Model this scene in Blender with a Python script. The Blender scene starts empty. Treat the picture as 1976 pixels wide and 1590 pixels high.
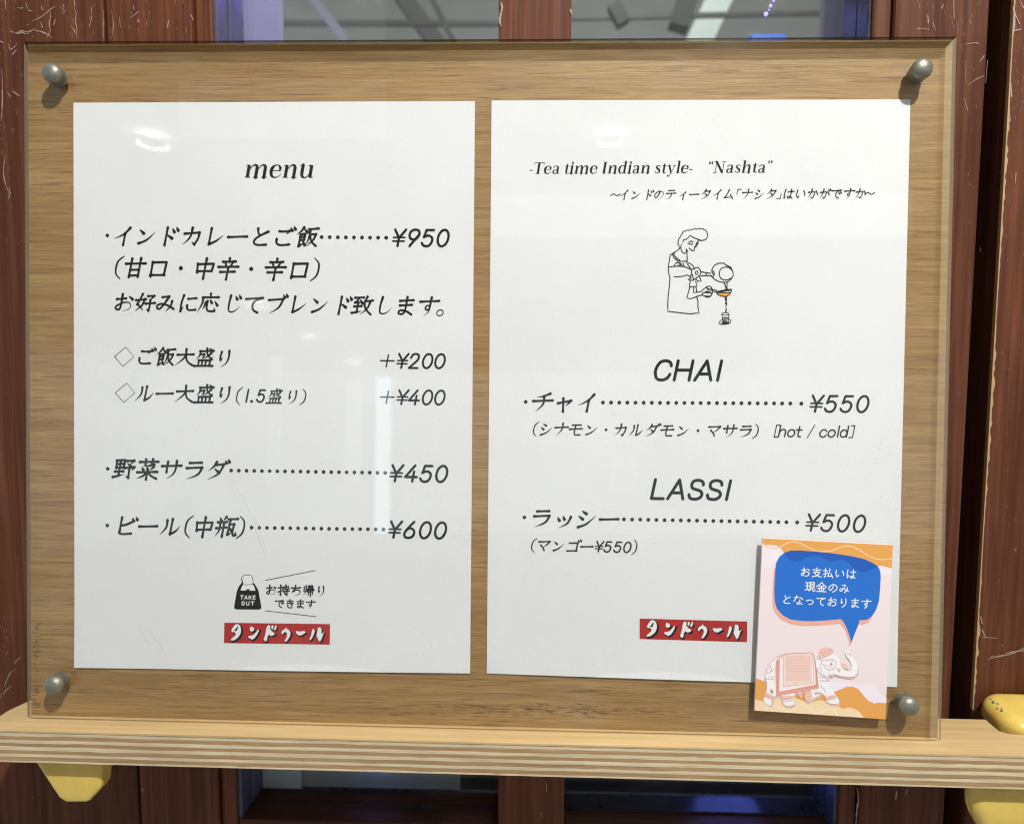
import bpy, bmesh, math, random
from mathutils import Vector, Matrix
from mathutils.geometry import tessellate_polygon
random.seed(7)
SC = bpy.context.scene
COL = SC.collection

# ---------------------------------------------------------------- camera and frames
F, CU, CV = 1379.7, 988.0, 795.0          # focal length and centre of the photograph in pixels
RB = Matrix(((0.9994200693687797, -0.032386740398276256, -0.010517793935901569),
             (0.03259362146904846, 0.9992658901709027, 0.020132972470195937),
             (0.009858031367154926, -0.02046410973699919, 0.9997419864296168)))   # rows: sign axes in camera axes (right, forward, up)
DB = 0.36929                              # camera to the sheet plane
down = Vector(((950-CU)/F, 1.0, (CV-17070)/F)); up = -down.normalized()
bx_ = Vector(RB[0]); xw = (bx_ - up*bx_.dot(up)).normalized()
yw = up.cross(xw).normalized()
MW = Matrix((xw, yw, up))                 # rows: world axes (door frame) in camera axes
T3 = MW @ RB.transposed()                 # sign frame -> world rotation
pb = T3 @ (Vector((0, .0155, .18)) - Vector((0, -DB, 0)))
CAM = Vector((0, -pb.y - .0005, 1.45))
TB = Matrix.Translation(CAM) @ T3.to_4x4() @ Matrix.Translation(Vector((0, DB, 0)))

cam = bpy.data.objects.new('camera', bpy.data.cameras.new('camera')); COL.objects.link(cam); SC.camera = cam
m = Matrix.Identity(4)
for i in range(3):
    m[i][0] = MW[i][0]; m[i][1] = MW[i][2]; m[i][2] = -MW[i][1]; m[i][3] = CAM[i]
cam.matrix_world = m
cam.data.sensor_width = 36; cam.data.lens = 36*F/1976; cam.data.clip_start = .02; cam.data.clip_end = 60
cam.data.dof.use_dof = True; cam.data.dof.focus_distance = .372; cam.data.dof.aperture_fstop = 8.0

def ray(u, v): return Vector(((u-CU)/F, 1.0, (CV-v)/F))
def pB(u, v, Y=0.0):                      # pixel -> point of the sign frame on the plane y=Y
    d = RB @ ray(u, v); t = (Y+DB)/d.y
    return Vector((0, -DB, 0)) + d*t
def pW(u, v, Y=0.0):                      # pixel -> world point on the plane y=Y
    d = MW @ ray(u, v); t = (Y-CAM.y)/d.y
    return CAM + d*t
def pZ(u, v, Z):                          # pixel -> world point at height Z
    d = MW @ ray(u, v); t = (Z-CAM.z)/d.z
    return CAM + d*t
nB = (T3 @ Vector((0, -1, 0))).normalized()
oB = TB @ Vector((0, -.0035, 0))
def mirror(u, v, Y=None, Z=None):         # where a thing mirrored in the acrylic at pixel (u, v) stands in the room
    d = MW @ ray(u, v); t = (oB-CAM).dot(nB)/d.dot(nB); h = CAM + d*t
    r = d - nB*2*d.dot(nB)
    s = (Z-h.z)/r.z if Z is not None else (Y-h.y)/r.y
    return h + r*s

# ---------------------------------------------------------------- world, lamps, exposure
w = bpy.data.worlds.new('World'); SC.world = w; w.use_nodes = True
bg = w.node_tree.nodes['Background']; bg.inputs[0].default_value = (.90, .95, 1, 1); bg.inputs[1].default_value = .76
SC.view_settings.view_transform = 'Standard'; SC.view_settings.look = 'None'; SC.view_settings.exposure = 0; SC.view_settings.gamma = 1
SC.cycles.transparent_max_bounces = 24; SC.cycles.max_bounces = 8
SC.cycles.use_denoising = True; SC.cycles.pixel_filter_type = 'BLACKMAN_HARRIS'; SC.cycles.filter_width = 1.15
CEIL = CAM.z + 1.02
def lamp(name, kind, loc, power, color=(1, 1, 1), size=.1, look=None, spot=None):
    l = bpy.data.lights.new(name, kind); l.energy = power; l.color = color
    if kind == 'AREA': l.shape = 'DISK'; l.size = size
    else: l.shadow_soft_size = size
    if spot: l.spot_size = spot; l.spot_blend = .6
    o = bpy.data.objects.new(name, l); COL.objects.link(o); o.location = loc
    if look is not None: o.rotation_euler = (Vector(look)-Vector(loc)).to_track_quat('-Z', 'Y').to_euler()
    return o
KEY = TB @ Vector((.36, -.80, 0)); KEY.z = CEIL - .012
KEYLAMP = lamp('ceiling_spot_light', 'SPOT', KEY, 103, (1, .985, .955), .028, TB @ Vector((.06, 0, -.02)), math.radians(100))

# ---------------------------------------------------------------- materials
def mat(name):
    m = bpy.data.materials.new(name); m.use_nodes = True
    nt = m.node_tree; return m, nt, nt.nodes['Principled BSDF']
def nd(nt, t, **k):
    n = nt.nodes.new(t)
    for a, b in k.items():
        if a.startswith('i_'):
            key = a[2:]
            n.inputs[int(key) if key.isdigit() else key.replace('_', ' ')].default_value = b
        else: setattr(n, a, b)
    return n
def plain(name, col, rough=.6, metal=0, spec=.5, emit=None, es=0):
    m, nt, p = mat(name)
    p.inputs['Base Color'].default_value = (*col, 1); p.inputs['Roughness'].default_value = rough
    p.inputs['Metallic'].default_value = metal; p.inputs['Specular IOR Level'].default_value = spec
    if emit: p.inputs['Emission Color'].default_value = (*emit, 1); p.inputs['Emission Strength'].default_value = es
    return m
def ramp(nt, stops):
    r = nt.nodes.new('ShaderNodeValToRGB'); e = r.color_ramp.elements
    while len(e) < len(stops): e.new(.5)
    for q, (a, c) in zip(e, stops):
        q.position = a; q.color = (*c, 1) if len(c) == 3 else c
    return r
def coords(nt, scale, loc=(0, 0, 0)):
    tc = nt.nodes.new('ShaderNodeTexCoord'); mp = nt.nodes.new('ShaderNodeMapping')
    mp.inputs['Scale'].default_value = scale; mp.inputs['Location'].default_value = loc
    nt.links.new(tc.outputs['Object'], mp.inputs[0]); return mp.outputs[0]
def noise(nt, vec, scale, detail=4, rough=.5, dist=0):
    n = nd(nt, 'ShaderNodeTexNoise'); n.inputs['Scale'].default_value = scale; n.inputs['Detail'].default_value = detail
    n.inputs['Roughness'].default_value = rough; n.inputs['Distortion'].default_value = dist
    nt.links.new(vec, n.inputs['Vector']); return n.outputs['Fac']
def mix(nt, a, b, f, mode='MIX'):
    n = nd(nt, 'ShaderNodeMix', data_type='RGBA', blend_type=mode)
    for s, v in ((6, a), (7, b), (0, f)):
        if isinstance(v, (int, float)): n.inputs[s].default_value = v
        elif isinstance(v, tuple): n.inputs[s].default_value = (*v, 1)
        else: nt.links.new(v, n.inputs[s])
    return n.outputs[2]
def bump(nt, p, h, strength=.2, dist=.001):
    b = nd(nt, 'ShaderNodeBump'); b.inputs['Strength'].default_value = strength; b.inputs['Distance'].default_value = dist
    nt.links.new(h, b.inputs['Height']); nt.links.new(b.outputs[0], p.inputs['Normal'])

def oak():
    m, nt, p = mat('oak_laminate')
    big = noise(nt, coords(nt, (4, 4, 26)), 1, 3, .5, .6)
    mid = noise(nt, coords(nt, (11, 11, 330), (3, 1, 2)), 1, 5, .6, .5)
    fine = noise(nt, coords(nt, (30, 30, 640), (1, 5, 2)), 1, 5, .7, 1.2)
    pore = noise(nt, coords(nt, (44, 44, 1000), (7, 5, 2)), 1, 3, .5, .6)
    r = ramp(nt, [(.34, (.300, .180, .066)), (.5, (.345, .213, .082)), (.66, (.39, .248, .101))]); nt.links.new(mid, r.inputs[0])
    r2 = ramp(nt, [(.41, (.80, .775, .73)), (.57, (1.06, 1.06, 1.05))]); nt.links.new(fine, r2.inputs[0])
    r3 = ramp(nt, [(.3, (.9, .86, .8)), (.7, (1.08, 1.09, 1.1))]); nt.links.new(big, r3.inputs[0])
    r4 = ramp(nt, [(.33, (.62, .56, .50)), (.42, (1, 1, 1))]); nt.links.new(pore, r4.inputs[0])
    c = mix(nt, r.outputs[0], r2.outputs[0], .85, 'MULTIPLY'); c = mix(nt, c, r3.outputs[0], 1.0, 'MULTIPLY')
    c = mix(nt, c, r4.outputs[0], .8, 'MULTIPLY')
    nt.links.new(c, p.inputs['Base Color']); p.inputs['Roughness'].default_value = .5; p.inputs['Specular IOR Level'].default_value = .35
    bump(nt, p, fine, .35, .0004); return m
def redwood(name, seed, tint=1.0, axis='z'):
    m, nt, p = mat(name)
    s = (330, 330, 9) if axis == 'z' else (9, 330, 330)
    g = noise(nt, coords(nt, s, (seed, seed*2, seed)), 1, 4, .55, .5)
    s2 = (75, 75, 2.4) if axis == 'z' else (2.4, 75, 75)
    b = noise(nt, coords(nt, s2, (seed, 3, seed)), 1, 3, .5, .8)
    blot = noise(nt, coords(nt, (14, 14, 9), (seed, 1, seed)), 1, 4, .6)
    r = ramp(nt, [(.38, (.086*tint, .028*tint, .0125*tint)), (.52, (.116*tint, .040*tint, .0185*tint)), (.66, (.150*tint, .055*tint, .027*tint))]); nt.links.new(g, r.inputs[0])
    r2 = ramp(nt, [(.3, (.84, .82, .80)), (.7, (1.14, 1.14, 1.14))]); nt.links.new(b, r2.inputs[0])
    c = mix(nt, r.outputs[0], r2.outputs[0], 1.0, 'MULTIPLY')
    r3 = ramp(nt, [(.35, (.85, .82, .82)), (.7, (1.12, 1.08, 1.05))]); nt.links.new(blot, r3.inputs[0])
    c = mix(nt, c, r3.outputs[0], 1.0, 'MULTIPLY')
    sp = noise(nt, coords(nt, (240, 240, 110), (seed*3, 3, seed)), 1, 4, .7)
    r5 = ramp(nt, [(.69, (0, 0, 0)), (.74, (.75, .75, .75))]); nt.links.new(sp, r5.inputs[0])
    c = mix(nt, c, (.42, .27, .2), r5.outputs[0])
    nt.links.new(c, p.inputs['Base Color'])
    rr = nd(nt, 'ShaderNodeMapRange'); rr.inputs[3].default_value = .38; rr.inputs[4].default_value = .6
    nt.links.new(blot, rr.inputs[0]); nt.links.new(rr.outputs[0], p.inputs['Roughness'])
    p.inputs['Specular IOR Level'].default_value = .18
    bump(nt, p, g, .3, .0004); return m
def birch(name, c0, c1, s=(12, 260, 260), rough=.5):
    m, nt, p = mat(name)
    g = noise(nt, coords(nt, s), 1, 5, .6, .4)
    r = ramp(nt, [(.3, c0), (.7, c1)]); nt.links.new(g, r.inputs[0])
    b = noise(nt, coords(nt, (7, 20, 20), (4, 4, 4)), 1, 4, .6)
    r2 = ramp(nt, [(.3, (.86, .84, .82)), (.7, (1.06, 1.06, 1.06))]); nt.links.new(b, r2.inputs[0])
    c = mix(nt, r.outputs[0], r2.outputs[0], 1.0, 'MULTIPLY')
    nt.links.new(c, p.inputs['Base Color']); p.inputs['Roughness'].default_value = rough
    bump(nt, p, g, .5, .0005); return m
def paper():
    m, nt, p = mat('white_paper')
    g = noise(nt, coords(nt, (900, 900, 900)), 1, 3, .6)
    b = noise(nt, coords(nt, (14, 14, 14)), 1, 4, .55)
    r = ramp(nt, [(.3, (.745, .75, .745)), (.7, (.785, .79, .785))]); nt.links.new(b, r.inputs[0])
    r2 = ramp(nt, [(.3, (.96, .96, .96)), (.7, (1.01, 1.01, 1.01))]); nt.links.new(g, r2.inputs[0])
    c = mix(nt, r.outputs[0], r2.outputs[0], 1.0, 'MULTIPLY')
    nt.links.new(c, p.inputs['Base Color']); p.inputs['Roughness'].default_value = .75; p.inputs['Specular IOR Level'].default_value = .2
    bump(nt, p, g, .12, .0002); return m
def clear(name, tint=(1, 1, 1), f0=.04, rough=0.0, smudge=0.0, frost_shine=0.0):
    m = bpy.data.materials.new(name); m.use_nodes = True; nt = m.node_tree
    nt.nodes.remove(nt.nodes['Principled BSDF']); out = nt.nodes['Material Output']
    lw = nd(nt, 'ShaderNodeLayerWeight', i_Blend=.5)
    pw = nd(nt, 'ShaderNodeMath', operation='POWER'); pw.inputs[1].default_value = 5; nt.links.new(lw.outputs['Facing'], pw.inputs[0])
    ma = nd(nt, 'ShaderNodeMath', operation='MULTIPLY_ADD'); ma.inputs[1].default_value = 1-f0; ma.inputs[2].default_value = f0
    nt.links.new(pw.outputs[0], ma.inputs[0])
    tr = nd(nt, 'ShaderNodeBsdfTransparent'); tr.inputs[0].default_value = (*tint, 1)
    gl = nd(nt, 'ShaderNodeBsdfGlossy'); gl.inputs['Roughness'].default_value = rough
    mx = nd(nt, 'ShaderNodeMixShader'); nt.links.new(ma.outputs[0], mx.inputs[0]); nt.links.new(tr.outputs[0], mx.inputs[1]); nt.links.new(gl.outputs[0], mx.inputs[2])
    if smudge:
        df = nd(nt, 'ShaderNodeBsdfDiffuse'); df.inputs[0].default_value = (.85, .87, .9, 1)
        g = noise(nt, coords(nt, (26, 26, 26)), 1, 6, .65, .5)
        r = ramp(nt, [(.5, (0, 0, 0)), (.78, (smudge, smudge, smudge))]); nt.links.new(g, r.inputs[0])
        m2 = nd(nt, 'ShaderNodeMixShader'); nt.links.new(r.outputs[0], m2.inputs[0]); nt.links.new(mx.outputs[0], m2.inputs[1]); nt.links.new(df.outputs[0], m2.inputs[2])
        mx = m2
    if frost_shine:
        df = nd(nt, 'ShaderNodeBsdfDiffuse'); df.inputs[0].default_value = (.80, .68, .44, 1)  # warm tone paints the bright inner reflection onto the frosty cut edge
        m2 = nd(nt, 'ShaderNodeMixShader'); m2.inputs[0].default_value = frost_shine; nt.links.new(mx.outputs[0], m2.inputs[1]); nt.links.new(df.outputs[0], m2.inputs[2]); mx = m2
    nt.links.new(mx.outputs[0], out.inputs[0]); return m
def worn(name, c0, c1, rough=(.3, .55), metal=0, sc=120, spec=.5):
    m, nt, p = mat(name)
    g = noise(nt, coords(nt, (sc, sc, sc)), 1, 5, .65, .3)
    r = ramp(nt, [(.35, c0), (.65, c1)]); nt.links.new(g, r.inputs[0]); nt.links.new(r.outputs[0], p.inputs['Base Color'])
    rr = nd(nt, 'ShaderNodeMapRange'); rr.inputs[3].default_value = rough[0]; rr.inputs[4].default_value = rough[1]
    nt.links.new(g, rr.inputs[0]); nt.links.new(rr.outputs[0], p.inputs['Roughness']); p.inputs['Metallic'].default_value = metal
    p.inputs['Specular IOR Level'].default_value = spec
    bump(nt, p, g, .25, .0005); return m

M = dict(
    oak=oak(), paper=paper(), ink=plain('black_ink', (.008, .008, .009), .6, spec=.1),
    wood1=redwood('painted_redwood', 1, .85), wood2=redwood('painted_redwood_light', 5, .92), wood3=redwood('painted_redwood_muntin', 9, 1.15), wood4=redwood('painted_redwood_post', 13, .88),
    woodh=redwood('painted_redwood_rail', 17, .6, 'x'),
    acrylic=clear('clear_acrylic', (.985, .985, .98), .04, 0, .018), edge=clear('acrylic_edge', (.48, .46, .40), .02, .06), edge2=clear('acrylic_side', (.93, .92, .86), .03, .06, 0, .17),
    glass=clear('window_glass', (.93, .95, .96), .05, 0, .03),
    top=birch('birch_veneer', (.50, .345, .155), (.62, .44, .22)), plyl=birch('pale_ply', (.50, .405, .25), (.72, .60, .40), (30, 600, 600), .7), plyd=birch('brown_ply', (.30, .185, .085), (.44, .285, .14), (30, 600, 600), .7),
    metal=worn('aged_nickel', (.20, .19, .15), (.29, .28, .225), (.38, .52), .7, 1400),
    yellow=worn('yellow_enamel', (.62, .43, .085), (.72, .51, .125), (.22, .38), 0, 70), chip=plain('bare_steel_chip', (.2, .2, .17), .4, .6), chipedge=plain('chipped_primer', (.7, .6, .3), .6),
    scratch=plain('pale_scratch', (.34, .235, .19), .7), bare=plain('bare_wood_edge', (.42, .26, .12), .7),
    alu=worn('violet_lit_frame', (.06, .055, .10), (.09, .08, .14), (.3, .45), 0, 60), darkalu=worn('dark_bronze_frame', (.022, .024, .036), (.038, .040, .058), (.22, .35), 0, 60),  # left frame: violet glow tinted into the dark metal's colour
    red=plain('printed_red', (.42, .018, .018), .6, spec=.3), white=plain('printed_white', (.80, .80, .78), .6, spec=.3),
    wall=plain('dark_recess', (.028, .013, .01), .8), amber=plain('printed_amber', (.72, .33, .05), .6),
)
# ---------------------------------------------------------------- geometry helpers
class G:
    def __init__(s): s.v = []; s.f = []
    def add(s, vs, fs):
        n = len(s.v); s.v += [tuple(a) for a in vs]; s.f += [tuple(i+n for i in q) for q in fs]; return s
    def box(s, x0, x1, y0, y1, z0, z1, b=0, seg=1):
        bm = bmesh.new(); bmesh.ops.create_cube(bm, size=1)
        for v in bm.verts: v.co = Vector(((x0+x1)/2+v.co.x*(x1-x0), (y0+y1)/2+v.co.y*(y1-y0), (z0+z1)/2+v.co.z*(z1-z0)))
        if b: bmesh.ops.bevel(bm, geom=bm.edges[:], offset=b, segments=seg, affect='EDGES', profile=.5)
        bm.verts.ensure_lookup_table()
        s.add([v.co[:] for v in bm.verts], [[v.index for v in f.verts] for f in bm.faces]); bm.free(); return s
    def prism(s, pts, y0, y1, axis='y'):      # outline (a, b) extruded along an axis
        n = len(pts)
        def P(a, b, y): return (a, y, b) if axis == 'y' else (a, b, y)
        vs = [P(a, b, y0) for a, b in pts]+[P(a, b, y1) for a, b in pts]
        tris = tessellate_polygon([[Vector((a, b, 0)) for a, b in pts]])
        fs = [tuple(t) for t in tris]+[tuple(i+n for i in reversed(t)) for t in tris]+[(i, (i+1) % n, (i+1) % n+n, i+n) for i in range(n)]
        return s.add(vs, fs)
    def lathe(s, prof, c, ax='-y', n=28):     # profile (r, h) around an axis through c
        vs = []; fs = []
        for r, h in prof:
            for k in range(n):
                a = 2*math.pi*k/n
                if ax == '-y': vs.append((c[0]+r*math.cos(a), c[1]-h, c[2]+r*math.sin(a)))
                else: vs.append((c[0]+r*math.cos(a), c[1]+r*math.sin(a), c[2]+h))
        for i in range(len(prof)-1):
            for k in range(n): fs.append((i*n+k, i*n+(k+1) % n, (i+1)*n+(k+1) % n, (i+1)*n+k))
        fs.append(tuple(range(n))); fs.append(tuple(reversed(range((len(prof)-1)*n, len(prof)*n))))
        return s.add(vs, fs)
ORI = {}
def setp(o, label=None, cat=None, group=None, kind=None):
    for k, v in (('label', label), ('category', cat), ('group', group), ('kind', kind)):
        if v: o[k] = v
    return o
def thing(name, label, cat, frame, org=(0, 0, 0), group=None):
    o = bpy.data.objects.new(name, None); COL.objects.link(o); o.empty_display_size = .02
    o.matrix_world = (TB if frame == 'B' else Matrix.Identity(4)) @ Matrix.Translation(Vector(org))
    ORI[o.name] = (Vector(org), frame); return setp(o, label, cat, group)
def part(name, g, mt, parent=None, frame='W', smooth=False, org=(0, 0, 0), label=None):
    if parent is not None: org, frame = ORI[parent.name]
    org = Vector(org)
    me = bpy.data.meshes.new(name); me.from_pydata([tuple(Vector(v)-org) for v in g.v], [], g.f)
    for q in (mt if isinstance(mt, (list, tuple)) else [mt]): me.materials.append(q)
    if not getattr(g, 'keep', False):
        bm = bmesh.new(); bm.from_mesh(me); bmesh.ops.recalc_face_normals(bm, faces=bm.faces); bm.to_mesh(me); bm.free()
    if smooth: me.polygons.foreach_set('use_smooth', [True]*len(me.polygons))
    me.update()
    o = bpy.data.objects.new(name, me); COL.objects.link(o)
    if parent is not None: o.parent = parent
    else: o.matrix_world = (TB if frame == 'B' else Matrix.Identity(4)) @ Matrix.Translation(org)
    ORI[o.name] = (org, frame)
    if label: o['label'] = label
    return o

# ---------------------------------------------------------------- ribbons: every printed stroke is a thin mesh lying on its sheet
def catmull(p, n=5):
    if len(p) < 3: return p
    q = [p[0]]+list(p)+[p[-1]]; out = []
    for i in range(1, len(q)-2):
        a, b, c, d = q[i-1], q[i], q[i+1], q[i+2]
        for k in range(n):
            t = k/n
            out.append(tuple(.5*((2*b[j])+(-a[j]+c[j])*t+(2*a[j]-5*b[j]+4*c[j]-d[j])*t*t+(-a[j]+3*b[j]-3*c[j]+d[j])*t**3) for j in range(len(b))))
    out.append(tuple(p[-1])); return out
class Ink:
    """collects 2-D shapes in a sheet's own plane (metres) and lays them just above it"""
    def __init__(s, Y, lift=None): s.g = G(); s.g.keep = True; s.Y = Y; s.k = 0; s.lift = lift
    def y(s, x, z):
        return s.Y - .000004*(s.k % 9) + (s.lift(x, z) if s.lift else 0)
    def ribbon(s, pts, ws, cap=True):
        s.k += 1
        P = [Vector(p) for p in pts]; n = len(P)
        if n < 2: return
        L = []; R = []
        for i in range(n):
            t = (P[min(i+1, n-1)]-P[max(i-1, 0)])
            if t.length < 1e-9: t = Vector((1, 0))
            t.normalize(); nn = Vector((-t.y, t.x))
            L.append(P[i]+nn*ws[i]/2); R.append(P[i]-nn*ws[i]/2)
        vs = [(*a, 0) for a in L]+[(*a, 0) for a in R]
        fs = [(i, i+1, n+i+1, n+i) for i in range(n-1)]
        if cap:
            for e, (i, sg) in enumerate(((0, -1), (n-1, 1))):
                if ws[i] < 1e-5: continue
                t = (P[1]-P[0] if i == 0 else P[-1]-P[-2]); t.normalize(); nn = Vector((-t.y, t.x))
                b = len(vs); m_ = 6; vs.append((*P[i], 0))
                for q in range(m_+1):
                    a = math.pi*q/m_
                    c = P[i]+nn*math.cos(a)*ws[i]/2+t*sg*math.sin(a)*ws[i]/2; vs.append((*c, 0))
                fs += [(b, b+1+q, b+2+q) for q in range(m_)]
        s.put([v[:2] for v in vs], fs)
    def put(s, v2, fs):
        out = []
        for f in fs:                        # every face looks at the viewer (-y)
            a = sum(v2[f[i]][0]*v2[f[(i+1) % len(f)]][1]-v2[f[(i+1) % len(f)]][0]*v2[f[i]][1] for i in range(len(f)))
            if abs(a) < 1e-16: continue
            out.append(f if a > 0 else tuple(reversed(f)))
        s.g.add([(x, s.y(x, z), z) for x, z in v2], out)
    def poly(s, pts, smooth=False, n=4):
        s.k += 1
        if smooth: pts = catmull(list(pts)+[pts[0]], n)[:-1]
        t = tessellate_polygon([[Vector((a, b, 0)) for a, b in pts]])
        s.put(list(pts), [tuple(q) for q in t])
    def disc(s, c, r, n=16):
        s.poly([(c[0]+r*math.cos(2*math.pi*k/n), c[1]+r*math.sin(2*math.pi*k/n)) for k in range(n)])

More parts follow.
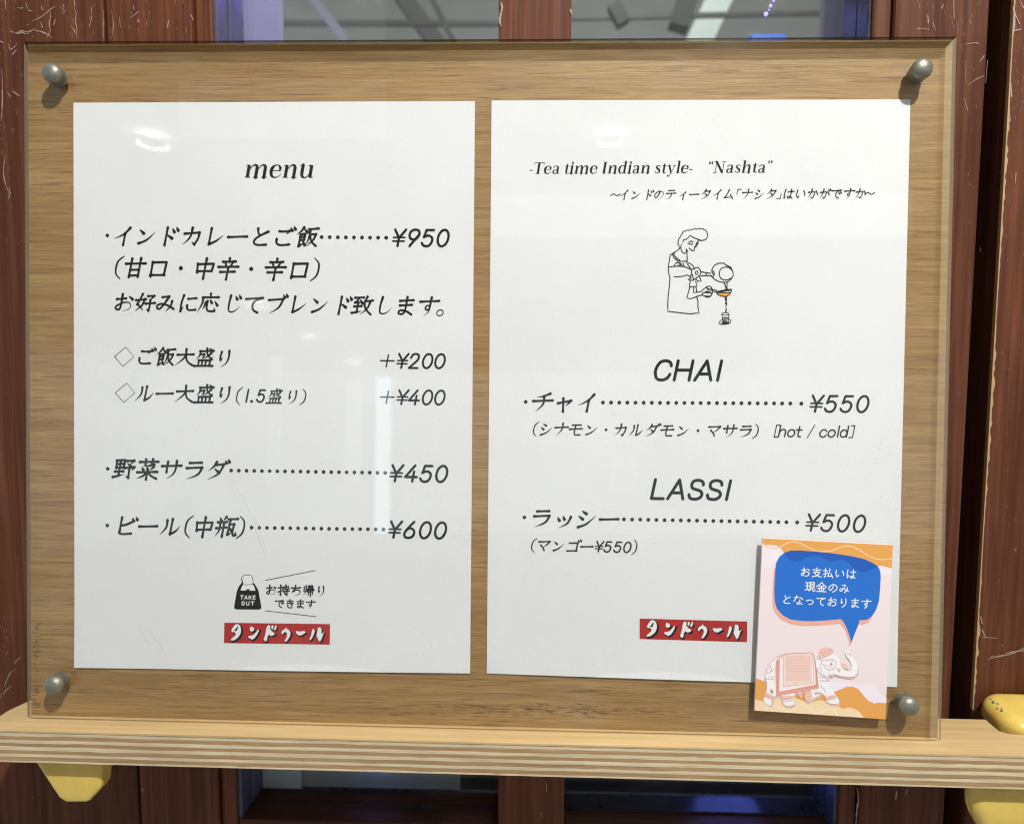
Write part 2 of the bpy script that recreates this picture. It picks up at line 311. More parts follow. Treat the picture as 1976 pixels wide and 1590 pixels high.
GL = {
'イ': 'C 76,12 58,36 36,52 12,62/l 57,38 57,92', 'ン': 'd 18,22 38,38/C 22,84 50,72 70,54 88,32',
'ド': 'l 38,10 38,92/d 40,42 66,60/d 62,16 71,30/d 78,9 87,23', 'カ': 'C 16,38 82,32 ! 82,32 80,60 68,88 ! 68,88 54,75/C 47,10 46,42 36,66 14,88',
'レ': 'C 30,12 30,86 ! 30,86 60,70 88,44', 'ー': 'l 8,52 92,49', 'と': 'c 32,12 36,30 46,44/c 80,26 50,42 28,60 24,76 40,87 80,86',
'ご': 'C 26,24 48,25 72,22 ! 72,22 58,37/c 20,60 22,76 34,86 56,87 80,84/d 74,8 82,20/d 87,2 95,14',
'飯': 'L 30,5 20,22 3,38/d 32,12 48,27/l 19,38 40,35 40,63 20,63/l 20,38 20,92/L 20,92 40,78/l 20,50 38,49/d 34,68 46,86/l 54,14 94,10/C 60,14 60,45 56,70 44,92/C 62,38 88,36 ! 88,36 80,62 54,92/c 62,44 74,70 96,90',
'甘': 'l 6,33 94,31/l 30,10 30,92/l 70,8 70,90/l 30,60 70,59/l 30,85 70,84', '口': 'l 20,24 21,88/l 20,26 82,24 80,82/l 20,82 82,81',
'中': 'l 14,30 18,68/l 14,32 86,29 82,63/l 17,63 82,61/l 50,6 50,96', '・': 'b 50,50', '辛': 'l 50,5 50,20/l 22,20 78,18/l 34,24 39,40/l 66,22 61,38/l 6,43 94,41/l 18,65 82,63/l 50,43 50,98',
'お': 'l 12,34 56,30/C 36,10 37,56 34,80 22,84 12,74 22,62 48,50 74,50 85,64 78,82 50,90/d 70,20 88,34',
'好': 'C 30,8 22,34 12,58 ! 12,58 28,68 46,88/C 44,32 36,62 6,90/l 3,38 50,33/C 58,18 88,16 ! 88,16 72,36/C 72,36 74,60 72,88 ! 72,88 60,80/l 52,54 97,50',
'み': 'l 28,22 60,18/c 60,18 44,50 26,76 12,76 10,62 30,54 62,62 92,78/C 78,40 74,64 54,92', 'に': 'C 22,12 16,50 18,88 ! 18,88 28,64/l 46,29 84,25/c 46,60 48,74 60,82 90,80',
'応': 'l 52,3 53,19/l 16,21 93,19/C 18,21 18,50 3,92/C 34,46 32,62 24,78/C 42,38 44,70 52,84 72,87 84,84 ! 84,84 80,70/d 54,32 64,46/d 78,40 93,58',
'じ': 'C 34,10 32,50 35,80 50,89 70,80 86,62/d 58,14 67,28/d 74,8 83,22', 'て': 'l 10,26 90,20/c 86,21 56,34 46,54 54,78 76,90', 'ブ': 'C 12,30 80,24 ! 80,24 66,64 28,92/d 78,5 86,17/d 91,0 98,12',
'致': 'l 8,14 50,12/C 28,14 22,28 12,37 ! 12,37 44,33/d 36,24 47,39/l 12,55 46,53/l 28,40 28,82/L 6,86 50,76/C 66,8 60,26 48,42/l 60,30 95,26/C 84,30 76,62 46,93/c 58,42 70,68 97,92',
'し': 'C 34,10 30,50 33,78 46,88 66,82 86,60', 'ま': 'l 18,26 82,22/l 22,48 78,44/c 50,8 51,40 50,74 40,88 24,86 22,76 34,70 60,76 84,90', 'す': 'l 6,29 94,24/C 56,8 56,40 54,64 40,66 36,54 46,46 56,54 54,76 36,94',
'。': 'o 24,80 15,14', '大': 'l 8,38 92,34/C 50,8 48,50 6,92/c 52,38 66,70 96,90',
'盛': 'l 20,17 90,14/C 22,17 22,38 8,58/C 24,33 45,32 ! 45,32 41,52 33,47/C 54,3 62,34 88,57 ! 88,57 88,45/L 80,25 64,42 46,54/d 68,3 78,11/l 22,64 82,62 80,90/l 22,64 24,92/l 41,64 42,90/l 60,64 60,90/l 2,93 98,91',
'り': 'C 30,18 27,44 31,60 ! 31,60 39,46/C 68,12 71,50 62,76 38,96', 'ル': 'C 32,20 32,54 8,90/C 56,14 55,86 ! 55,86 78,72 96,46',
'野': 'l 8,10 46,8 44,44/l 8,10 11,46/l 11,27 44,25/l 11,44 44,43/l 27,10 27,80/l 8,62 46,60/L 2,88 52,74/C 56,12 88,10 ! 88,10 72,28/d 60,24 78,38/C 50,45 94,40 ! 94,40 84,56/C 72,44 74,90 ! 74,90 60,82',
'菜': 'l 8,16 92,14/l 34,4 35,26/l 66,3 64,26/C 76,28 50,34 24,35/d 22,42 30,53/d 44,39 50,51/L 76,38 60,54/l 4,64 96,61/l 50,52 50,97/C 46,64 34,80 6,93/c 54,64 70,80 96,93',
'サ': 'l 6,34 94,31/l 30,14 31,62/C 70,10 70,50 60,74 36,92', 'ラ': 'l 24,18 78,16/C 14,42 84,38 ! 84,38 70,70 26,92',
'ダ': 'C 40,12 30,32 8,54/C 38,26 74,22 ! 74,22 56,66 10,94/d 36,44 58,62/d 78,6 85,17/d 90,0 97,12', 'タ': 'C 44,8 32,32 8,54/C 42,24 84,20 ! 84,20 62,66 12,94/d 38,42 62,60',
'ビ': 'l 22,10 22,76/c 22,76 24,86 42,89 78,86/l 23,50 48,44 72,32/d 72,14 80,26/d 88,8 96,20',
'瓶': 'd 14,8 20,20/L 42,4 32,20/l 6,28 48,26/l 3,55 50,51/C 18,28 18,64 3,92/l 36,28 36,93/l 54,14 97,12/C 64,14 60,84 ! 60,84 78,76/C 62,38 84,36 ! 84,36 82,70 88,88 98,84 ! 98,84 96,70/d 66,52 76,66',
'持': 'l 4,30 42,27/C 24,6 25,60 24,92 ! 24,92 12,84/L 4,66 44,50/l 50,22 92,20/l 69,5 69,40/l 44,41 97,38/l 46,60 98,57/C 80,44 80,92 ! 80,92 66,84/d 56,66 65,80',
'ち': 'l 10,30 86,26/C 44,8 38,36 20,62 ! 20,62 50,46 80,52 85,70 70,86 36,94',
'帰': 'l 10,22 10,56/C 26,8 25,56 4,92/l 46,10 84,8 82,36/l 48,23 82,22/l 42,36 90,35/l 38,46 37,58/C 38,47 95,44 ! 95,44 88,57/l 48,60 48,84/C 48,61 84,59 ! 84,59 84,84 74,80/l 66,50 66,98',
'で': 'l 6,26 88,19/c 84,20 52,34 44,56 54,80 74,90/d 68,38 76,51/d 82,31 90,44', 'き': 'l 22,26 78,22/l 18,46 82,42/C 44,8 56,40 74,66 ! 74,66 56,60/c 28,66 30,82 46,91 72,88',
'の': 'C 54,22 48,50 30,76 18,72 13,52 32,28 60,20 86,36 84,66 50,92', 'テ': 'l 26,16 76,14/l 8,42 92,38/C 52,40 52,64 24,94', 'ィ': 'C 72,30 56,50 22,66/l 58,48 58,94', 'ャ': 'C 20,55 78,42 ! 78,42 58,68/l 40,32 50,94',
'ッ': 'd 20,46 30,60/d 44,40 52,54/C 80,42 68,74 34,94', 'ム': 'C 46,12 34,50 14,80 ! 14,80 84,74/c 64,54 78,72 90,90', 'ナ': 'l 6,38 94,34/C 54,8 54,50 22,94', 'シ': 'd 24,14 44,26/d 12,38 32,52/C 18,90 54,74 90,34',
'は': 'C 20,12 14,50 18,88 ! 18,88 28,64/l 44,33 94,29/c 70,10 72,50 70,80 58,89 46,82 50,72 68,73 88,88', 'い': 'C 18,20 16,62 31,82 ! 31,82 42,64/c 74,26 86,44 89,66',
'か': 'C 8,38 40,34 61,34 64,50 56,82 46,88 ! 46,88 34,76/C 36,10 32,50 10,90/c 74,28 86,42 94,58', 'が': 'C 6,40 38,36 57,36 60,50 52,82 42,88 ! 42,88 32,76/C 32,12 28,52 6,90/c 70,36 80,46 88,62/d 72,10 80,24/d 86,4 94,18',
'チ': 'C 78,10 50,22 20,28/l 6,46 94,42/C 52,22 54,60 26,94', 'モ': 'l 24,20 80,18/l 8,48 92,44/c 46,20 44,60 48,84 60,88 86,86', 'マ': 'C 10,24 88,20 ! 88,20 70,44 46,62/c 28,48 46,64 58,84', 'ゴ': 'l 16,28 76,26 76,84/l 12,84 80,82/d 74,6 82,17/d 90,0 97,12',
'支': 'l 12,24 88,24/l 50,5 50,46/C 18,46 78,46 ! 78,46 56,76 8,92/c 26,48 50,76 94,92', '払': 'l 4,30 42,28/C 24,6 25,60 24,90 ! 24,90 12,86/L 4,66 44,50/C 66,8 58,50 48,82 ! 48,82 90,78/c 76,54 84,72 94,94',
'現': 'l 6,16 42,16/l 8,46 40,46/l 24,16 24,80/l 4,86 44,76/l 50,10 88,10 88,62/l 50,10 50,62/l 50,27 88,27/l 50,44 88,44/l 50,62 88,62/C 60,62 54,82 38,94/c 74,62 74,88 94,92 97,76',
'金': 'L 50,5 30,28 3,46/L 50,5 70,28 97,46/l 28,42 72,42/l 12,60 88,60/l 50,42 50,92/l 26,68 33,84/l 74,66 66,84/l 6,93 94,93', 'な': 'l 10,28 54,24/C 34,8 28,36 8,64/c 66,24 80,32 92,42/c 64,46 66,60 64,82 50,91 38,82 50,73 68,76 88,90',
'っ': 'c 20,54 50,44 78,48 84,64 70,82 46,88', '「': 't 84,8 52,8 52,52', '」': 't 48,48 48,92 16,92', '(': 'k 62,0 38,26 38,74 62,100', ')': 'k 38,0 62,26 62,74 38,100', '~': 'w 8,58 30,42 50,50 70,58 92,42',
'1': 'r 56,0 56,100', '2': 'r c 14,28 28,6 52,0 76,8 82,28 70,50 12,100 ! 12,100 88,100', '4': 'r l 66,0 6,72 94,72/r l 66,38 66,100', '5': 'r l 84,2 28,2 18,46/r c 18,46 34,38 56,36 80,48 86,68 74,92 50,100 24,94 10,80',
'6': 'r c 70,0 40,30 18,58 12,76 22,94 48,100 76,92 86,70 76,50 52,40 30,46 16,62', '9': 'r c 30,100 56,68 84,34 88,24 78,6 52,0 24,8 14,30 24,52 50,60 74,52 86,34', '0': 'o 50,50 40,50', '¥': 'r l 8,0 50,52/r l 92,0 50,52 50,100/q 6,48 94,48/q 6,70 94,70', '+': 'q 50,8 50,94/q -8,50 108,50', '.': 'b 30,96',
'C': 'r c 92,26 82,8 54,0 24,10 8,50 22,90 54,100 82,90 94,70', 'H': 'r l 8,0 8,100/r l 92,0 92,100/r l 8,48 92,48', 'A': 'r l 4,100 52,0 96,100/r l 20,68 82,68', 'I': 'r l 50,0 50,100', 'L': 'r l 20,0 20,100 92,100', 'S': 'r c 84,24 76,8 50,0 22,6 14,24 24,42 50,50 76,58 88,76 76,94 48,100 20,94 10,76',
'h': 'r l 10,0 10,100/r c 10,64 30,40 60,34 80,48 80,70 ! 80,70 80,100', 'o': 'o 50,68 40,32', 't': 'r c 40,8 40,60 40,84 50,98 72,98/r l 10,38 74,38', '/': 'q 96,-6 4,106', 'c': 'r c 86,50 68,36 36,38 12,68 34,97 66,100 88,84', 'l': 'r l 50,0 50,100', 'd': 'o 46,68 38,32/r l 86,0 86,100', '[': 'q 70,-4 30,-4 30,104 70,104', ']': 'q 30,-4 70,-4 70,104 30,104',
'T': 'r l 2,0 98,0/r l 50,0 50,100', 'K': 'r l 12,0 12,100/r l 90,0 16,58/r l 42,38 94,100', 'E': 'r l 88,0 14,0 14,100 90,100/r l 14,48 78,48', 'O': 'o 50,50 44,50', 'U': 'r c 8,0 8,64 22,94 50,100 78,94 92,64 92,0',
}
def glyph(ink, ch, org, ex, ez, W, H, w, shear, pen=True):
    """org: centre of the em box (2-D metres); ex, ez: unit axes; W, H: em size; w: pen width"""
    def P(x, y):
        a = (x-50)/100*W; b = (50-y)/100*H
        return org + ex*(a+shear*b) + ez*b
    for st in GL[ch].split('/') if ch != '/' else [GL[ch]]:
        t = st.split(); k = t[0]; t = t[1:]; rnd = False
        if k == 'r':
            rnd = True; k = 'l'
            if t[0] in 'lc': k = t[0]; t = t[1:]
        num = lambda s: tuple(float(q) for q in s.split(','))
        if k == 'b': ink.disc(P(*num(t[0])), w*.82); continue
        if k == 'o':
            c = num(t[0]); r = num(t[1]); n = 30
            pts = [P(c[0]+r[0]*math.cos(2*math.pi*i/n), c[1]+r[1]*math.sin(2*math.pi*i/n)) for i in range(n+1)]
            ww = w*(.45 if ch == '。' and pen else 1); ink.ribbon([tuple(p) for p in pts], [ww]*(n+1), False); continue
        seqs = [[]]
        for q in t:
            if q == '!': seqs.append([])
            else: seqs[-1].append(num(q))
        for si, sq in enumerate(seqs):
            last = si == len(seqs)-1
            pts = [P(*q) for q in sq]
            pts = [tuple(p) for p in pts]
            if k in 'cCkwL' and len(pts) > 2: pts = catmull(pts, 6)
            elif k in 'lrqt' and len(pts) > 2:
                for a, b in zip(pts, pts[1:]): ink.ribbon([a, b], [w*(.72 if k == 'q' else .6 if k == 't' else .92 if pen and not rnd else 1)]*2)
                continue
            else:                                            # subdivide for the width profile
                pts = [tuple(Vector(a).lerp(Vector(b), i/6)) for a, b in zip(pts, pts[1:]) for i in range(6)]+[pts[-1]]
            n = len(pts); cum = [0]
            for a, b in zip(pts, pts[1:]): cum.append(cum[-1]+(Vector(b)-Vector(a)).length)
            T = [c/max(cum[-1], 1e-9) for c in cum]
            def prof(u):
                if k == 'q': return .72
                if k == 'k': return .42+.34*math.sin(math.pi*u)
                if k == 'w': return .75
                if k == 't': return .6
                if rnd or not pen: return 1.0
                if k == 'd': return .45+.85*u**.8
                v = 1.12-.30*min(1, u/.22)
                if k in 'CL' and last: return max(.14, v*(1-max(0, (u-.35)/.65)**1.3*.88))
                if k in 'CL': return v+.12*max(0, (u-.8)/.2)
                return v+(.26 if k == 'l' else .16)*max(0, (u-.78)/.22)
            ink.ribbon(pts, [w*prof(u) for u in T])
def run(ink, text, x0, x1, y0, y1, W, H, w, shear=.19, pen=True, Y=0, xs=None):
    """a line of characters between two pixel centres of the photograph, laid on the plane y=Y of the sign frame"""
    a = pB(x0, y0, Y); b = pB(x1, y1, Y); a2 = Vector((a.x, a.z)); b2 = Vector((b.x, b.z))
    k = (b2-a2).length/math.hypot(x1-x0, y1-y0) if x1 != x0 else DB/F
    ex = (b2-a2).normalized() if x1 != x0 else Vector((1, 0)); ez = Vector((-ex.y, ex.x))
    n = len(text)
    for i, ch in enumerate(text):
        if ch == ' ': continue
        t = (i/(n-1) if n > 1 else 0) if xs is None else (xs[i]-x0)/(x1-x0)
        glyph(ink, ch, a2.lerp(b2, t), ex, ez, W*k, H*k, w*k, shear, pen)
def dots(ink, x0, x1, y0, y1, n, r=3.65, Y=0):
    for i in range(n):
        p = pB(x0+(x1-x0)*i/(n-1), y0+(y1-y0)*i/(n-1), Y); ink.disc((p.x, p.z), r*DB/F)
def trace(ink, s, o, sc, w, Y=0, smooth=False, close=False):
    """hand-drawn lines: 'x,y x,y / x,y ...' in a zoomed view with origin o and scale sc"""
    for ln in s.split('/'):
        q = [tuple(float(c) for c in t.split(',')) for t in ln.split()]
        if len(q) < 2: continue
        if close: q.append(q[0])
        pp = []
        for x, y in q:
            p = pB(o[0]+x/sc, o[1]+y/sc, Y); pp.append((p.x, p.z))
        if smooth: pp = catmull(pp, 4)
        ink.ribbon(pp, [w*DB/F]*len(pp))
def fill(ink, s, o, sc, Y=0, smooth=False, off=(0, 0)):
    for ln in s.split('/'):
        q = [tuple(float(c) for c in t.split(',')) for t in ln.split()]
        pp = []
        for x, y in q:
            p = pB(o[0]+(x+off[0])/sc, o[1]+(y+off[1])/sc, Y); pp.append((p.x, p.z))
        ink.poly(pp, smooth)

# serif italic letters: strokes of 'x,y,width' with y up, x-height 50
SF = {
'm': (92, '4,47,2.5 15,48.5,4/15,49,12 15,0,12/5,.8,3 26,.8,3/19,30,2.5 26,42,3.5 35,49,6 43,46,10 46,36,12 46,0,12/37,.8,3 56,.8,3/50,30,2.5 57,42,3.5 66,49,6 74,46,10 77,36,12 77,0,12/67,.8,3 88,.8,3'),
'n': (61, '4,47,2.5 15,48.5,4/15,49,12 15,0,12/5,.8,3 25,.8,3/19,30,2.5 26,42,3.5 35,49,6 43,46,10 46,36,12 46,0,12/36,.8,3 57,.8,3'),
'e': (50, '14,27,2.5 41,27,2.5/41,27,6 41,38,10 34,47,5 26,49.5,3 16,44,8 10,34,12 9,22,12 13,8,10 22,1.5,6 32,1,3.5 42,7,2.5 47,14,2'),
'u': (62, '3,47,2.5 14,48,4/14,49,12 14,16,12 18,4,10 26,0,5 34,3,3 42,14,2.5/34,47,2.5 45,48,4/46,49,12 46,0,12/46,1,4 57,1,3'),
'a': (50, '10,40,7 14,46,5 22,49,4 30,47,7 35,38,11 35,8,11 38,1,5 46,2,2.5/35,28,3 22,24,4 12,18,8 10,9,9 15,1,6 24,1,4 34,9,2.5'),
't': (33, '3,48,3 30,48,3/16,62,3 16,48,11 16,10,11 20,2,7 26,1,3 32,5,2.5'),
'i': (28, '4,47,2.5 14,48,4/14,49,12 14,0,12/4,.8,3 25,.8,3/14,67,12 14,69,12'),
'd': (57, '41,78,12 41,0,12/32,76.5,2.5 41,77,4/41,1,4 52,1,3/41,38,2.5 32,48,4 22,49,5 12,40,10 9,25,12 12,9,10 21,1,5 31,2,3.5 41,13,2.5'),
's': (40, '33,40,4 26,48,3.5 17,48.5,4 11,40,9 17,30,11 27,22,11 32,12,10 27,3,5 18,.5,3.5 8,6,4 6,14,3'),
'y': (54, '3,48,3 21,48,3/34,48,3 52,48,3/12,48,11 28,4,9/45,48,3.5 27,-2,3.5 18,-20,3.5/16,-19,8 11,-18,8'),
'l': (28, '4,76,2.5 14,77,4/14,78,12 14,0,12/4,.8,3 25,.8,3'),
'h': (61, '4,76,2.5 14,77,4/15,78,12 15,0,12/5,.8,3 25,.8,3/19,30,2.5 26,42,3.5 35,49,6 43,46,10 46,36,12 46,0,12/36,.8,3 57,.8,3'),
'T': (62, '5,71,3 58,71,3/4,71,3 3,57,3/59,71,3 60,57,3/31,71,13 31,0,13/20,.8,3 42,.8,3'),
'I': (36, '17,71,13 17,0,13/6,.8,3 29,.8,3/6,71,3 29,71,3'),
'N': (74, '16,71,3.5 16,0,3.5/6,.8,3 26,.8,3/4,71,3 20,71,3/15,71,12 56,2,12/58,71,3.5 58,0,3.5/48,71,3 68,71,3'),
'-': (24, '3,22,4.5 20,22,4.5'), ' ': (22, ''), '“': (34, '10,60,10 9,64,8 13,73,3/25,60,10 24,64,8 28,73,3'), '”': (34, '10,71,10 11,67,8 6,57,3/25,71,10 26,67,8 21,57,3'),
}
def serif(ink, text, x0, x1, y0, y1, xh, shear=.2, Y=0, bold=1.0):
    adv = sum(SF[c][0] for c in text)
    a = pB(x0, y0, Y); b = pB(x1, y1, Y); a2 = Vector((a.x, a.z)); b2 = Vector((b.x, b.z))
    k = (b2-a2).length/math.hypot(x1-x0, y1-y0); ex = (b2-a2).normalized(); ez = Vector((-ex.y, ex.x))
    sx = (b2-a2).length/adv; sy = xh*k/50; cx = 0
    for ch in text:
        for st in SF[ch][1].split('/'):
            q = [tuple(float(c) for c in t.split(',')) for t in st.split()]
            if not q: continue
            q2 = [(a2+ex*((cx+x)*sx+shear*y*sy)+ez*(y*sy), wd*sx*bold) for x, y, wd in q]
            pts = [(p.x, p.y, wd) for p, wd in q2]
            if len(pts) > 2: pts = catmull(pts, 6)
            flat = len(q) == 2 and (abs(q[0][0]-q[1][0]) < 1 and q[0][2] > 8 and ch not in 'i“”' or q[0][2] < 4)
            ink.ribbon([p[:2] for p in pts], [p[2] for p in pts], cap=not flat)
        cx += SF[ch][0]
# ================================================================= the door and window behind the sign (world frame)
exS = T3 @ Vector((1, 0, 0)); exS.y = 0; exS.normalize(); ezS = Vector((-exS.z, 0, exS.x))
bm_ = TB @ pB(988, 1410, -.0035)
TS = Matrix(((exS.x, 0, ezS.x, bm_.x), (0, 1, 0, 0), (exS.z, 0, ezS.z, bm_.z), (0, 0, 0, 1)))
FR = {'W': Matrix.Identity(4), 'B': TB, 'S': TS}
def thing(name, label, cat, frame, org=(0, 0, 0), group=None):
    o = bpy.data.objects.new(name, None); COL.objects.link(o); o.empty_display_size = .02
    o.matrix_world = FR[frame] @ Matrix.Translation(Vector(org))
    ORI[o.name] = (Vector(org), frame); return setp(o, label, cat, group)
def pS(u, v, Z=None, Y=None):
    inv = TS.inverted(); c = inv @ CAM; d = inv.to_3x3() @ (MW @ ray(u, v))
    t = (Z-c.z)/d.z if Z is not None else (Y-c.y)/d.y
    return c + d*t
Z0, Z1 = CAM.z-.46, CAM.z+.52
def EX(u, Y=0.0): return pW(u, 0, Y).x
e = {u: EX(u) for u in (-110, 200, 370, 405, 962, 1103, 1690, 1727, 1912)}
door = thing('timber_door', 'reddish brown painted timber door with two dark window panes behind the menu board', 'door', 'W', (EX(988), .02, Z0))
zr = pW(700, 1583, .004).z                 # top of the bottom rail
def plank(n, a, b, y0, y1, mt, bev=.0012, z0=Z0, z1=Z1): return part(n, G().box(a, b, y0, y1, z0, z1, bev, 2), mt, door)
pa = plank('plank', e[-110], e[200]-.0006, 0, .034, M['wood1'])
pb_ = plank('plank', e[200]+.0006, e[370]-.0004, .0002, .034, M['wood2'])
plank('moulding', e[370]+.0004, e[405], .0022, .034, M['wood3'])
pm = plank('muntin', e[962], e[1103], .0, .034, M['wood3'], .0015)
plank('moulding', e[1690], e[1727]-.0004, .0022, .034, M['wood4'])
pc = plank('plank', e[1727]+.0004, e[1912], .0, .034, M['wood4'], .002)
for a, b in ((e[405]+.0002, e[962]-.0002), (e[1103]+.0002, e[1690]-.0002)):
    part('rail', G().box(a, b, .003, .034, Z0, zr, .001, 2), M['woodh'], door)
for side, (a, b) in enumerate(((e[405], e[962]), (e[1103], e[1690]))):
    mt = M['darkalu']
    zt = pW(700 if side == 0 else 1300, 1541 if side == 0 else 1551, .026).z; zm = (zt+zr)/2
    if side == 0: jx0, jx1 = a-.010, a+.0018
    else: jx0, jx1 = b-.0018, b+.010
    fr = part('window_frame', G().box(jx0, jx1, .0045, .018, Z0, Z1, .0006).box(jx0, jx1+(.0012 if side == 0 else 0), .0186, .036, Z0, Z1, .0006), M['alu'] if side == 0 else mt, door)
    part('window_sill', G().box(a+.002, b-.002, .008, .020, zr-.004, zm-.0008, .0008).box(a+.002, b-.002, .018, .036, zm, zt, .0012, 2), mt, door)
    part('window_pane', G().box(a-.002, b+.002, .0265, .0305, zt-.003, Z1), M['glass'], door)
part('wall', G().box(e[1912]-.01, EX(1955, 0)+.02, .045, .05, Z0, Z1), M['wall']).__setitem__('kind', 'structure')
post = thing('timber_post', 'scuffed reddish brown timber post beyond the dark gap at the right edge', 'post', 'W', (EX(2050), .02, Z0))
pst = part('plank', G().box(EX(1955), EX(2230), -.001, .045, Z0, Z1, .0022, 2), M['wood4'], post)
jag = [(EX(1955)-.0002, CAM.z+.21), (EX(1955)-.0002, CAM.z-.20)]; nj = 150
for k in range(nj+1):
    zz = CAM.z-.20+.41*k/nj; jag.append((EX(1955)+.0003+abs(random.gauss(0, .00045))*(1+.8*math.sin(k*.13)), zz))
part('bare_edge', G().prism(jag, -.0013, .0012), M['bare'], post)
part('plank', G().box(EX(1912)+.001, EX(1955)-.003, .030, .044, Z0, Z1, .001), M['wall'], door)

def trace_w(ink, s, o, sc, w, Y):
    for ln in s.split('/'):
        q = [tuple(float(c) for c in t.split(',')) for t in ln.split()]
        if len(q) < 2: continue
        pp = [pW(o[0]+x/sc, o[1]+y/sc, Y) for x, y in q]; pp = catmull([(p.x, p.z) for p in pp], 4)
        n = len(pp); ink.ribbon(pp, [w*DB/F*(.25+random.random()*1.0)*(.4+.6*math.sin(math.pi*(i+.5)/n)) for i in range(n)])
def specks(ink, u0, u1, v0, v1, n, Y, r=2.0):
    for i in range(n):
        u = random.uniform(u0, u1); v = random.uniform(v0, v1); p = pW(u, v, Y); a = random.uniform(1.1, 1.9); L = random.uniform(.5, 4.5)*DB/F*r
        ink.ribbon([(p.x, p.z), (p.x+math.cos(a)*L, p.z+math.sin(a)*L), (p.x+math.cos(a+.4)*L*1.3, p.z+math.sin(a)*L*1.6)], [.4*DB/F*r*random.uniform(.2, .8)]*3)
ink = Ink(-.0003); S = 2.994
trace_w(ink, '60,185 100,190 125,180 160,185 205,168/90,200 130,190 150,198 190,178/200,180 240,185 280,205 305,222/290,70 292,100 285,140 290,180 270,220/236,130 245,160/100,45 120,50 132,45/150,20 165,60 185,65/430,0 432,50 440,80 436,120 442,160 445,225/420,10 440,30/155,145 170,146/185,125 240,98 300,50 320,40/240,40 245,60/320,115 310,145/52,255 60,290 95,262/70,320 85,300 95,290/10,400 15,500 12,640 5,700/30,900 20,1000 40,1090 60,1110 50,1150 55,1080/40,530 60,560/75,530 110,555/350,40 375,70', (0, 0), S, 2.3, -.0003)
trace_w(ink, '410,150 425,170 435,200/0,240 20,250/30,0 35,60', (0, 0), S, 2.4, -.0003)
trace_w(ink, '20,450 30,430 60,400/25,400 50,340 70,310/75,320 88,300/30,220 45,200/0,470 12,440/80,270 110,240 125,235', (0, 1190), S, 2.2, -.0003)
specks(ink, 0, 190, 0, 75, 46, -.0003, 1.3); specks(ink, 0, 35, 80, 500, 34, -.0003, 1.6); specks(ink, 0, 28, 1180, 1350, 20, -.0003, 1.6)
part('scratches', ink.g, M['scratch'], pa)['kind'] = 'stuff'
ink = Ink(-.0002)
trace_w(ink, '597,60 600,140 598,220/645,70 655,150 645,225/690,100 695,160/755,105 800,70/770,35 775,60/845,125 850,150/975,120 968,160/525,30 530,90 515,160/1105,90 1115,120/540,40 555,20', (0, 0), S, 1.9, -.0002)
specks(ink, 205, 365, 0, 70, 22, -.0002)
part('scratches', ink.g, M['scratch'], pb_)['kind'] = 'stuff'
ink = Ink(-.0003)
trace_w(ink, '915,10 925,45 918,80 912,120 918,150/1320,60 1326,80', (660, 0), S, 5, -.0003)
trace_w(ink, '1150,1130 1155,1160/1180,960 1182,1010', (660, 1190), S, 2, -.0003)
part('scratches', ink.g, M['scratch'], pm)['kind'] = 'stuff'
ink = Ink(-.0003)
trace_w(ink, '1355,170 1375,168/1385,168 1405,168/1418,172 1430,172/1450,135 1465,180/1510,30 1500,50/1570,0 1572,110/1595,130 1592,200/1620,260 1700,250 1715,262/1635,350 1640,480/1650,495 1700,460 1745,440/1720,360 1745,325/1765,350 1755,480/1630,570 1650,640/1420,95 1425,135', (1316, 0), S, 1.8, -.0003)
specks(ink, 1730, 1900, 0, 66, 22, -.0003); specks(ink, 1852, 1895, 70, 900, 20, -.0003, 1.4)
trace_w(ink, '1010,985 1020,1050 1010,1120 1005,1190/1240,1010 1235,1050/1300,1000 1290,1030', (1316, 1190), S, 4, -.0003)
part('scratches', ink.g, M['scratch'], pc)['kind'] = 'stuff'
ink = Ink(-.0013)
trace_w(ink, '1950,0 1965,30 1976,50/1920,60 1930,100/1925,80 1950,140/1900,480 1905,560/1920,180 1960,170/1890,650 1895,700/1930,1000 1925,1060/1915,40 1922,120 1916,200', (1316, 0), S, 2.8, -.0013)
trace_w(ink, '1770,245 1840,225 1900,215 1976,180/1780,235 1800,225/1870,212 1920,200 1976,195/1740,118 1820,122/1735,75 1750,110/1725,0 1735,40', (1316, 1190), S, 3, -.0013)
specks(ink, 1950, 1990, 0, 240, 60, -.0013, 1.3); specks(ink, 1925, 1990, 240, 1330, 70, -.0013, 1.0)
part('scratches', ink.g, M['scratch'], pst)['kind'] = 'stuff'

# ---- what shows through the panes
def struct(name, g, mt): o = part(name, g, mt); o['kind'] = 'structure'; return o
GREY = plain('shop_wall_grey', (.30, .295, .27), .8); LILAC = plain('lilac_cloth', (.27, .25, .33), .85); PALE = plain('pale_duct', (.42, .45, .42), .6); DK = plain('dark_duct', (.07, .065, .06), .6)
struct('shop_wall', G().box(-2.2, 2.4, 2.6, 2.65, 0.2, CAM.z+1.5), GREY)
struct('shop_ceiling', G().box(-2.2, 2.4, .3, 2.6, CAM.z+1.5, CAM.z+1.55), GREY)
def duct(uv, Y, wpx, mt, name, label, cat):
    g = G(); a, b = (pW(*q, Y) for q in uv); r = wpx/F*(Y-CAM.y)/2
    d = (b-a).normalized(); n = Vector((-d.z, 0, d.x))
    P = [a+n*r, b+n*r, b-n*r, a-n*r]
    g.prism([(p.x, p.z) for p in P], Y, Y+2*r)
    o = part(name, g, mt, org=(a+b)/2); return setp(o, label, cat)
duct(((560, -60), (668, 80)), 1.2, 16, LILAC, 'ceiling_brace', 'slim lilac diagonal brace seen through the left pane', 'brace')
duct(((740, -60), (850, 90)), 1.5, 30, DK, 'ceiling_brace', 'dark blurred diagonal brace in the middle of the left pane', 'brace')
